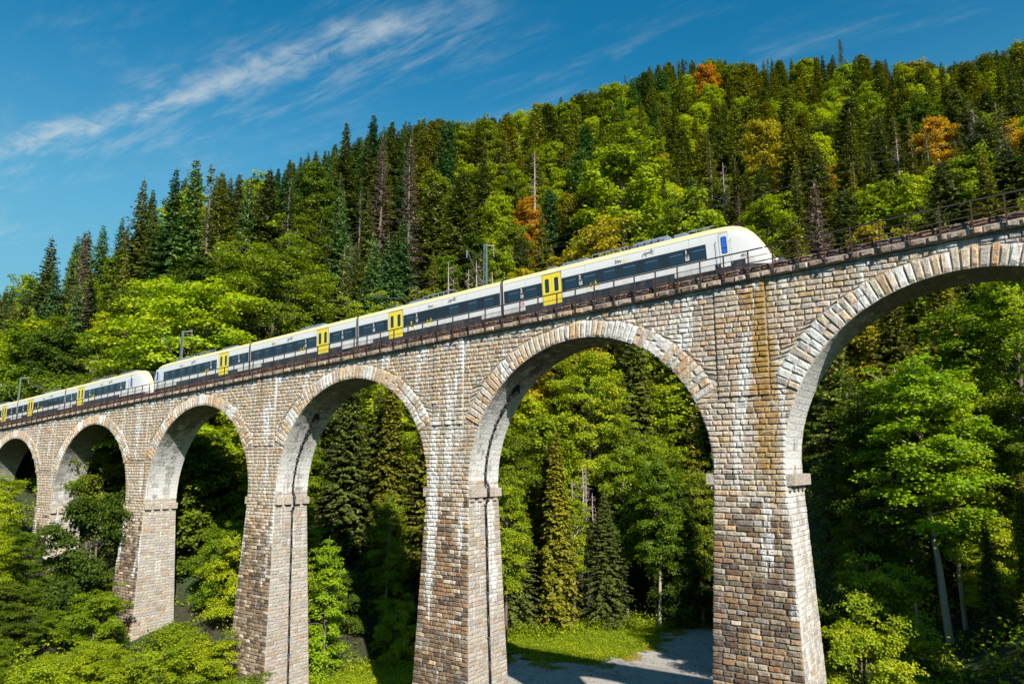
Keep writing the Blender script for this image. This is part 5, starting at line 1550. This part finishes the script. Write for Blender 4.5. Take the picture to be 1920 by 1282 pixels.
atr(-7.0, 88, 'spruceN2', .235, 'spruce_olive', 'olive spruce under the crown of the right arch', name='spruce_tree')
atr(-3.6, 90, 'spruceN1', .26, 'spruce_olive', 'tall olive spruce right of the crown of the right arch', name='spruce_tree')
atr(0.3, 74, 'leafN3', .225, 'green', 'large fresh green tree at the right edge under the arch', wide=1.15)
atr(-2.0, 76, 'leafN1', .16, 'green', 'leafy green tree left of the one at the right edge')
atr(2.0, 68, 'leafN2', .10, 'darkgreen', 'dark tree cut by the right edge of the picture')
atr(-.4, 62, 'hangN', -.01, 'spruce_olive', 'drooping olive conifer with bare twigs at the right edge', name='spruce_tree')
atr(-2.6, 64, 'spruceN0', -.06, 'spruce', 'small dark spruce in the shade right of the twin trunks', name='spruce_tree')
atr(-9.3, 60, 'bushN0', -.14, 'green', 'green bush low right of the rightmost pier', name='bush', cat='bush')
atr(-10.6, 56, 'bushN2', -.20, 'green', 'bush at the bottom edge right of the rightmost pier', name='bush', cat='bush')
atr(-2.2, 68, 'bushN0', -.07, 'green', 'layered green bush near the right edge', name='bush', cat='bush')
atr(-13.4, 60, 'bushN0', -.18, 'darkgreen', 'dark bush behind the right foot of the rightmost pier', name='bush', cat='bush')
# in front of and beside the left piers: crowns seen from above
FRONT = [(-64.9, 103, -0.045, 'bushN2', 'darkgreen', 'dark layered tree leaning over the fifth pier'), (-64.2, 92, -0.157, 'bushN0', 'green', 'green tree between the fourth and fifth piers, upper'),
 (-70.3, 118, -0.013, 'leafN1', 'yellowgreen', 'yellow green tree at the left edge below the leftmost arch'), (-68.6, 104, -0.073, 'leafN2', 'green', 'round green crown below the leftmost pier'),
 (-70.8, 96, -0.063, 'leafN3', 'green', 'green crown cut by the left edge at mid height'), (-66.7, 96, -0.188, 'bushN1', 'green', 'layered green crown under the fifth pier'),
 (-69.2, 86, -0.128, 'leafN0', 'darkgreen', 'dark green crown near the left edge'), (-66.5, 82, -0.238, 'bushN2', 'green', 'flat layered green crown below the fifth pier'),
 (-64, 84, -0.212, 'bushN0', 'yellowgreen', 'yellow green crown left of the fourth pier'), (-62.2, 80, -0.232, 'bushN1', 'yellowgreen', 'yellow tinged crown touching the left side of the fourth pier'),
 (-70, 74, -0.188, 'leafN1', 'green', 'wide green crown at the lower left edge'), (-67, 70, -0.228, 'bushN0', 'yellowgreen', 'yellow green crown at lower left'),
 (-64.2, 70, -0.282, 'bushN2', 'green', 'green crown at the bottom left of the fourth pier'), (-61.6, 68, -0.292, 'bushN1', 'yellowgreen', 'yellow crown in front of the foot of the fourth pier'),
 (-59.2, 70, -0.272, 'bushN0', 'darkgreen', 'dark green crown right of the foot of the fourth pier'), (-57, 72, -0.282, 'bushN2', 'green', 'green crown between the third and fourth piers, low'),
 (-70.6, 62, -0.258, 'bushN1', 'darkgreen', 'dark crown in the lower left corner'), (-67.6, 60, -0.273, 'bushN0', 'green', 'green crown at the bottom edge near the left corner'),
 (-64.6, 60, -0.300, 'bushN2', 'yellowgreen', 'yellow green crown at the bottom edge, left'), (-61.8, 60, -0.337, 'bushN1', 'green', 'green crown at the bottom edge under the fourth pier'),
 (-59, 61, -0.332, 'bushN0', 'darkgreen', 'dark crown at the bottom edge right of the fourth pier'), (-56.4, 62, -0.337, 'bushN2', 'green', 'green crown at the bottom edge beside the third pier'),
 (-58, 84, -0.232, 'bushN0', 'green', 'green crown right of the fourth pier, middle'), (-56, 80, -0.267, 'bushN1', 'darkgreen', 'dark crown left of the third pier'),
 (-72.2, 82, -0.098, 'leafN2', 'green', 'green crown beyond the left edge, upper'), (-72.6, 68, -0.198, 'bushN2', 'green', 'green crown beyond the left edge, lower'),
 (-71, 108, -0.038, 'bushN2', 'yellowgreen', 'small yellow green crown at the left edge')]
FRONT += [(-57.4, 78, -.225, 'bushN1', 'green', 'green crown in front of the gap between the third and fourth piers'), (-59.6, 82, -.20, 'bushN2', 'yellowgreen', 'yellow green crown just right of the fourth pier foot'),
  (-55.2, 70, -.27, 'bushN0', 'green', 'low green bush against the foot of the third pier'), (-60.4, 76, -.235, 'bushN0', 'green', 'green crown in front of the fourth pier foot, right side')]
for az, d, r, key, mt, lb in FRONT:
    x, y = polar(az, d)
    H = max(3.0, r * d - terrain(x, y))
    tree(key, x, y, H, mt, lb, name='broadleaf_tree' if key.startswith('leaf') else 'bush', cat='tree' if key.startswith('leaf') else 'bush', wide=min(1.7, max(.9, (7.5 if key.startswith('bush') else 11) / H * (1.0 if key.startswith('bush') else 1.0))), bark=None)

# ------------------------------------------------------------------ the wooded hillside
rs = np.random.RandomState(5)
cands = []
grid = {}
def ok(x, y, r):
    gx_, gy_ = int(x // 8), int(y // 8)
    for a in (-1, 0, 1):
        for b_ in (-1, 0, 1):
            for (px, py, pr) in grid.get((gx_ + a, gy_ + b_), ()):
                if (px - x) ** 2 + (py - y) ** 2 < (.5 * (pr + r)) ** 2: return False
    return True
def addg(x, y, r): grid.setdefault((int(x // 8), int(y // 8)), []).append((x, y, r))
for x, y, _ in PLACED: addg(x, y, 4.2)
hill = []
for _ in range(26000):
    az = rs.uniform(-76, 9); d = math.sqrt(rs.uniform(50 ** 2, 360 ** 2))
    x, y = polar(az, d)
    if y < 9: continue
    dmax = np.interp(az, [-76, -66, -60, -49, -30, -14, 9], [300, 245, 225, 240, 330, 370, 380])
    if d > dmax: continue
    if -50 < x < -10 and y < 60 and inside(x, y, [(-50, -5), (-47, 14), (-42, 26), (-41, 38), (-33, 47), (-26, 53), (-22, 60), (-8, 58), (-8, -5)]): continue
    if d < 100 and az > -22: continue
    r = rs.uniform(5.2, 8.2) * float(np.interp(d, [100, 170, 300], [.88, .92, 1.0])) * (1 if az > -45 else .88)
    if not ok(x, y, r): continue
    addg(x, y, r); hill.append((d, az, x, y, r))
hill.sort()
cnt = {'spruce': 0, 'leaf': 0}
STUFF = {'spruce': [], 'leaf': []}
ZONES = [(-90, -66.5, 'above the far end of the trailing train'), (-66.5, -62, 'above the nose of the trailing train'), (-62, -54.9, 'above the leading train rear car'), (-54.9, -46.9, 'above the leading train third car'),
         (-46.9, -35.3, 'above the leading train second car'), (-35.3, -24, 'above the rear of the front car'), (-24, -14.2, 'above the front of the front car'),
         (-14.2, -7, 'above the railing by the nose'), (-7, 12, 'above the railing near the right edge')]
ARCHZ = [(-90, -68, 'seen through the leftmost arch'), (-68, -62.6, 'behind the fifth arch from the right'), (-62.6, -53, 'behind the fourth arch from the right'), (-53, -39, 'behind the third arch from the right'),
         (-39, -16, 'behind the second arch from the right'), (-16, 12, 'behind the rightmost arch')]
DEP = [(0, 100, 'low'), (100, 150, 'lower slope'), (150, 215, 'halfway up'), (215, 900, 'near the ridge')]
HUE = {'green': 'fresh green', 'yellowgreen': 'yellow green', 'yellow': 'yellow', 'olive': 'olive green', 'darkgreen': 'dark green', 'spruce': 'dark', 'spruce_olive': 'olive', 'spruce_blue': 'blue green', 'brown': 'brown dead', 'orange': 'orange', 'bright': 'bright green'}
def vnoise(x, y, s, o): return .5 + .25 * (math.sin(x * s + o) * math.cos(y * s * 1.3 + o * 2) + math.sin((x + y) * s * .7 + o * 3) * math.cos((x - y) * s * .9))*2 * .5
for d, az, x, y, r in hill:
    up = (d - 110) / 200
    pc = .52 + .30 * vnoise(x, y, .06, 1.1) - .12
    if az < -40: pc += .36 * smooth(125, 170, d)
    if az < -54: pc -= .60 * smooth(178, 140, d)
    if az < -60: pc -= .5 * smooth(205, 175, d)
    if -50 < az < -36 and d < 170: pc += .15
    if d > .86 * np.interp(az, [-76, -66, -60, -49, -30, -14, 9], [300, 245, 225, 240, 330, 370, 380]): pc = max(pc, .86)
    if -36 < az < -14 and d < 170: pc -= .12
    if az > -22: pc += .14
    conif = rs.rand() < pc
    lf = rs.rand()
    if conif:
        kindm = 'spruce' if lf < .62 else ('spruce_olive' if lf < .82 else 'spruce_blue')
        if az < -44 and lf > .55: kindm = 'spruce_blue'
        if az > -20 and lf > .70: kindm = 'spruce_olive'
        key = ['spruceF0', 'spruceF1', 'spruceF2', 'spruceF3', 'spruceF4', 'firF0', 'firF1', 'firF0'][rs.randint(8)] if rs.rand() > .04 else 'thinF'
        if az < -44 and key.startswith('fir'): key = 'spruceF1'
        if d < 105: key = 'spruceN%d' % rs.randint(3)
        if rs.rand() < .022: kindm = 'brown'; key = 'deadF'
        H = rs.uniform(19, 29) * (1 if rs.rand() > .12 else 1.15); wd = rs.uniform(.95, 1.3)
    else:
        kindm = 'olive' if lf < .26 else ('yellowgreen' if lf < .64 else ('green' if lf < .80 else ('yellow' if lf < (.90 if az > -38 else .84) else 'darkgreen')))
        if az > -38 and kindm == 'green': kindm = 'yellowgreen'
        if az > -38 and kindm == 'olive' and rs.rand() < .22: kindm = 'orange' if rs.rand() < .3 else 'yellow'
        if az < -40 and kindm == 'yellow': kindm = 'yellowgreen'
        if az < -56 and lf < .3: kindm = 'green'
        key = 'leafF%d' % rs.randint(5) if d > 105 else 'leafN%d' % rs.randint(4)
        H = rs.uniform(15, 24); wd = rs.uniform(.95, 1.3) * 1.0
    z = terrain(x, y)
    # keep the skyline where the ridge shows it
    lim = np.interp(az, [-71.6, -69.1, -66, -63.8, -61.8, -59.2, -56.1, -52.9, -49.2, -46.2, -42.6, -39, -35.3, -31.2, -26.6, -22.5, -18.6, -14, -9.7, -7.8, -4.3, -1, 2.5, 9],
                    [.20, .25, .305, .345, .375, .39, .40, .43, .468, .497, .51, .51, .525, .545, .565, .592, .585, .567, .555, .548, .515, .50, .505, .50])
    dm_ = np.interp(az, [-76, -66, -60, -49, -30, -14, 9], [300, 245, 225, 240, 330, 370, 380])
    if d > .70 * dm_ and rs.rand() < .6:
        Hn = lim * d - z - rs.uniform(0, 3.5)
        if 13 < Hn < 31: H = Hn
    if (z + H) / d > lim: H = lim * d - z - rs.uniform(0, 2.5)
    if H < 6: continue
    zone = [q[2] for q in ZONES if q[0] <= az < q[1]][0]; dep = [q[2] for q in DEP if q[0] <= d < q[1]][0]
    sz = 'tall' if H > 25 else ('short' if H < 18.5 else ('medium' if H < 21.5 else 'large')); sh = 'broad' if wd > 1.2 else 'slim'
    if d < 100: dep = 'low down'; zone = [q[2] for q in ARCHZ if q[0] <= az < q[1]][0]
    if conif: lab = '%s %s %s spruce %s, %s' % (sz, sh, HUE[kindm], dep, zone); grp = 'spruces on the wooded hillside'
    else: lab = '%s %s %s broadleaf %s, %s' % (sz, sh, HUE[kindm], dep, zone); grp = 'broadleaf trees on the wooded hillside'
    # hidden right behind the masonry: skip
    fam = 'spruce' if conif else 'leaf'
    if cnt[fam] < 262:
        tree(key, x, y, H, kindm, lab, name='spruce_tree' if conif else 'broadleaf_tree', group=grp, wide=wd * (1.0 if conif else max(1, 15 / H)), z=z, bark=BARK_PALE if rs.rand() < .12 else None)
        cnt[fam] += 1
    else: STUFF[fam].append((x, y, z, H, wd, key, kindm))
# the rest of the wood: one object per kind, instances on points
def forest_stuff(name, recs, label):
    ng = bpy.data.node_groups.new(name, 'GeometryNodeTree')
    ng.interface.new_socket('Geometry', in_out='INPUT', socket_type='NodeSocketGeometry')
    ng.interface.new_socket('Geometry', in_out='OUTPUT', socket_type='NodeSocketGeometry')
    gi = ng.nodes.new('NodeGroupInput'); go = ng.nodes.new('NodeGroupOutput'); jn = ng.nodes.new('GeometryNodeJoinGeometry')
    combos = sorted({(r[5], r[6]) for r in recs})
    V = [(r[0], r[1], r[2] - .2) for r in recs]
    me = bpy.data.meshes.new(name); me.from_pydata(V, [], [])
    def at_(n, t, vals, key):
        a = me.attributes.new(n, t, 'POINT'); a.data.foreach_set(key, np.asarray(vals, np.float32 if t != 'INT' else np.int32).ravel())
    at_('scl', 'FLOAT_VECTOR', [(r[3] / TREES[r[5]][2] * r[4],) * 2 + (r[3] / TREES[r[5]][2],) for r in recs], 'vector')
    at_('rotz', 'FLOAT', [RNG.uniform(0, 6.28) for r in recs], 'value')
    at_('combo', 'INT', [combos.index((r[5], r[6])) for r in recs], 'value')
    def named(n, t):
        q = ng.nodes.new('GeometryNodeInputNamedAttribute'); q.data_type = t; q.inputs['Name'].default_value = n; return q.outputs[0]
    scl = named('scl', 'FLOAT_VECTOR'); rz = named('rotz', 'FLOAT'); ci = named('combo', 'INT')
    cx = ng.nodes.new('ShaderNodeCombineXYZ'); ng.links.new(rz, cx.inputs[2])
    tree_src = {}
    for o in COL.objects:
        if o.name.split('.')[0] == 'crown' and o.type == 'MESH':
            kk = (o.data.name[6:], o.material_slots[0].material.name)
            tree_src.setdefault(kk, o)
    for k, (key, mt) in enumerate(combos):
        oi = ng.nodes.new('GeometryNodeObjectInfo')
        src = tree_src.get((key, LM[mt].name))
        if src is None: src = next(o for (a, b), o in tree_src.items() if a == key)
        oi.inputs['Object'].default_value = src; oi.inputs['As Instance'].default_value = False; oi.transform_space = 'ORIGINAL'
        sm = ng.nodes.new('GeometryNodeSetMaterial'); sm.inputs['Material'].default_value = LM[mt]
        ng.links.new(oi.outputs['Geometry'], sm.inputs['Geometry'])
        cp_ = ng.nodes.new('FunctionNodeCompare'); cp_.data_type = 'INT'; cp_.operation = 'EQUAL'
        ia = [s for s in cp_.inputs if s.type == 'INT']
        ng.links.new(ci, ia[0]); ia[1].default_value = k
        ip = ng.nodes.new('GeometryNodeInstanceOnPoints')
        ng.links.new(gi.outputs[0], ip.inputs['Points']); ng.links.new(cp_.outputs[0], ip.inputs['Selection'])
        ng.links.new(sm.outputs[0], ip.inputs['Instance']); ng.links.new(cx.outputs[0], ip.inputs['Rotation']); ng.links.new(scl, ip.inputs['Scale'])
        ng.links.new(ip.outputs[0], jn.inputs[0])
    ng.links.new(jn.outputs[0], go.inputs[0])
    o = put(name, me); md = o.modifiers.new('scatter', 'NODES'); md.node_group = ng
    o['kind'] = 'stuff'; o['label'] = label; o['category'] = 'forest'
    return o
print('hill', len(hill), cnt, {k: len(v) for k, v in STUFF.items()})
if STUFF['spruce']: forest_stuff('spruce_forest', STUFF['spruce'], 'distant spruces covering the upper hillside below the ridge')
if STUFF['leaf']: forest_stuff('broadleaf_forest', STUFF['leaf'], 'distant green and yellow broadleaf trees covering the upper hillside')

# ------------------------------------------------------------------ undergrowth and grass
def scatter_leaves(name, pts, size, mat, label, n_each=26, hgt=.8, rad=.7, seed=1, up=.6):
    rs = np.random.RandomState(seed); C = []; T = []
    for x, y in pts:
        z = terrain(x, y); s = rs.uniform(.5, 1.4)
        n = n_each
        p = np.stack([x + rs.normal(0, rad * s * .5, n), y + rs.normal(0, rad * s * .5, n), z + np.abs(rs.normal(0, hgt * s * .5, n)) + .05], 1)
        C.append(p); T.append(np.clip(rs.normal(.5, .2) + rs.normal(0, .12, n), 0, 1))
    C = np.concatenate(C); T = np.concatenate(T); n = len(C)
    N = unit(np.array([0, 0, up]) + rs.normal(0, .5, (n, 3))); D = rs.normal(0, 1, (n, 3)); LN = size * rs.uniform(.6, 1.4, n)
    V, tone = leaves(C, N, D, LN, LN * .6, T)
    o = put(name, mesh_np(name, V, np.arange(len(V)).reshape(-1, 4), [LM[mat]], tone=tone)); o['kind'] = 'stuff'; o['label'] = label; o['category'] = 'undergrowth'
rs = np.random.RandomState(77)
pts = []
while len(pts) < 4200:
    az = rs.uniform(-74, 5); d = rs.uniform(46, 135); x, y = polar(az, d)
    if az > -7 and d < 56: continue
    if -1.5 < y < 5.5 and min(abs(x - pier_c(i)) for i in range(7)) < 4: continue
    if -50 < x < -10 and y < 60 and inside(x, y, [(-47, 12), (-42, 26), (-40, 34), (-33, 45), (-27, 51), (-22, 60), (-8, 58), (-8, -5), (-46, -5)]): continue
    pts.append((x, y))
scatter_leaves('undergrowth', pts[:3000], .34, 'green', 'low leafy undergrowth covering the ground between the trees', 34, 1.1, 1.6, 3)
scatter_leaves('undergrowth', pts[3000:], .34, 'darkgreen', 'dark low undergrowth in the shade of the trees', 34, 1.1, 1.6, 4)
# grass bank at the back of the yard, grass patches on the yard
bank = []; olive = []
for _ in range(60000):
    x = rs.uniform(-58, -14); y = rs.uniform(4, 62)
    iny = inside(x, y, YARD)
    e = min(math.hypot(x - a, y - b_) for a, b_ in YARD[2:12])
    if not iny and inside(x, y, [(-60, 6), (-48, 16), (-43, 28), (-41, 38), (-32, 49), (-26, 56), (-20, 60), (-20, 30), (-42, 4)]): bank.append((x, y))
    elif iny and e < 3.0 and math.sin(x * 1.7 + 1) + math.sin(y * 1.3) + math.sin((x + y) * .9) > -.1 + e * .35: olive.append((x, y))
scatter_leaves('grass', bank[:9000], .17, 'green', 'bright green grass bank along the back of the gravel yard', 12, .22, .5, 5, .25)
scatter_leaves('grass', olive[:3000], .15, 'yellow', 'yellowish grass patches spreading onto the gravel', 9, .07, .5, 6, .9)

weeds = []
while len(weeds) < 420:
    t_ = rs.uniform(0, 1); k_ = int(t_ * 6); path = [(-44, 33), (-41.5, 38), (-37, 44), (-32, 48.5), (-27.5, 52.5), (-24, 56.5), (-19, 59)]
    f_ = t_ * 6 - k_; a_, b2_ = path[min(k_, 5)], path[min(k_, 5) + 1]
    weeds.append((a_[0] + (b2_[0] - a_[0]) * f_ + rs.normal(0, 1.1), a_[1] + (b2_[1] - a_[1]) * f_ + rs.normal(0, .9)))
scatter_leaves('weeds', weeds[:260], .24, 'yellowgreen', 'tall yellow green weeds along the edge of the trees behind the yard', 34, 1.5, .8, 8)
scatter_leaves('weeds', weeds[260:], .24, 'olive', 'brownish weeds along the edge of the trees behind the yard', 34, 1.2, .8, 9)
# loose stones on the gravel
V = []; F = []
n_ = 0
while n_ < 1300:
    x = rs.uniform(-40, -13); y = rs.uniform(4, 57)
    if not inside(x, y, YARD): continue
    n_ += 1; s_ = rs.uniform(.03, .10) * (2.2 if rs.rand() < .04 else 1); z = terrain(x, y) + .05
    b0 = len(V)
    for dx_, dy_, dz_ in ((1, 0, 0), (0, 1, 0), (-1, 0, 0), (0, -1, 0), (0, 0, .8)):
        V.append((x + dx_ * s_ * rs.uniform(.6, 1.3), y + dy_ * s_ * rs.uniform(.6, 1.3), z + dz_ * s_))
    for k in range(4): F.append((b0 + k, b0 + (k + 1) % 4, b0 + 4))
o = put('loose_stones', mk_mesh('loose_stones', V, F, [M_BALLAST])); o['kind'] = 'stuff'; o['label'] = 'small loose stones strewn over the gravel yard'; o['category'] = 'stones'
# fallen logs at the foot of the trees behind the yard
for k, (p0_, p1_, r_, lb) in enumerate([((-44.5, 38.5), (-38.0, 43.5), .17, 'long pale fallen log lying level at the foot of the trees'),
                                        ((-43.5, 46.0), (-38.5, 47.5), .13, 'thin fallen trunk slanting down between the bare silvery trunks')]):
    z0_ = terrain(*p0_) + (.5 if k == 0 else 4.5); z1_ = terrain(*p1_) + (.45 if k == 0 else .6)
    segs_ = [((p0_[0], p0_[1], z0_), (p1_[0], p1_[1], z1_), r_, r_ * .6)]
    for q in range(5):
        f_ = rs.uniform(.2, .9); c_ = [p0_[0] + (p1_[0] - p0_[0]) * f_, p0_[1] + (p1_[1] - p0_[1]) * f_, z0_ + (z1_ - z0_) * f_]
        segs_.append((c_, [c_[0] + rs.normal(0, .4), c_[1] + rs.normal(0, .4), c_[2] + rs.uniform(.2, .7)], .03, .01))
    v_, f2_ = tubes(segs_)
    o = put('fallen_log', mesh_np('fallen_log', v_, f2_, [BARK_PALE], smooth=True)); o['label'] = lb; o['category'] = 'log'
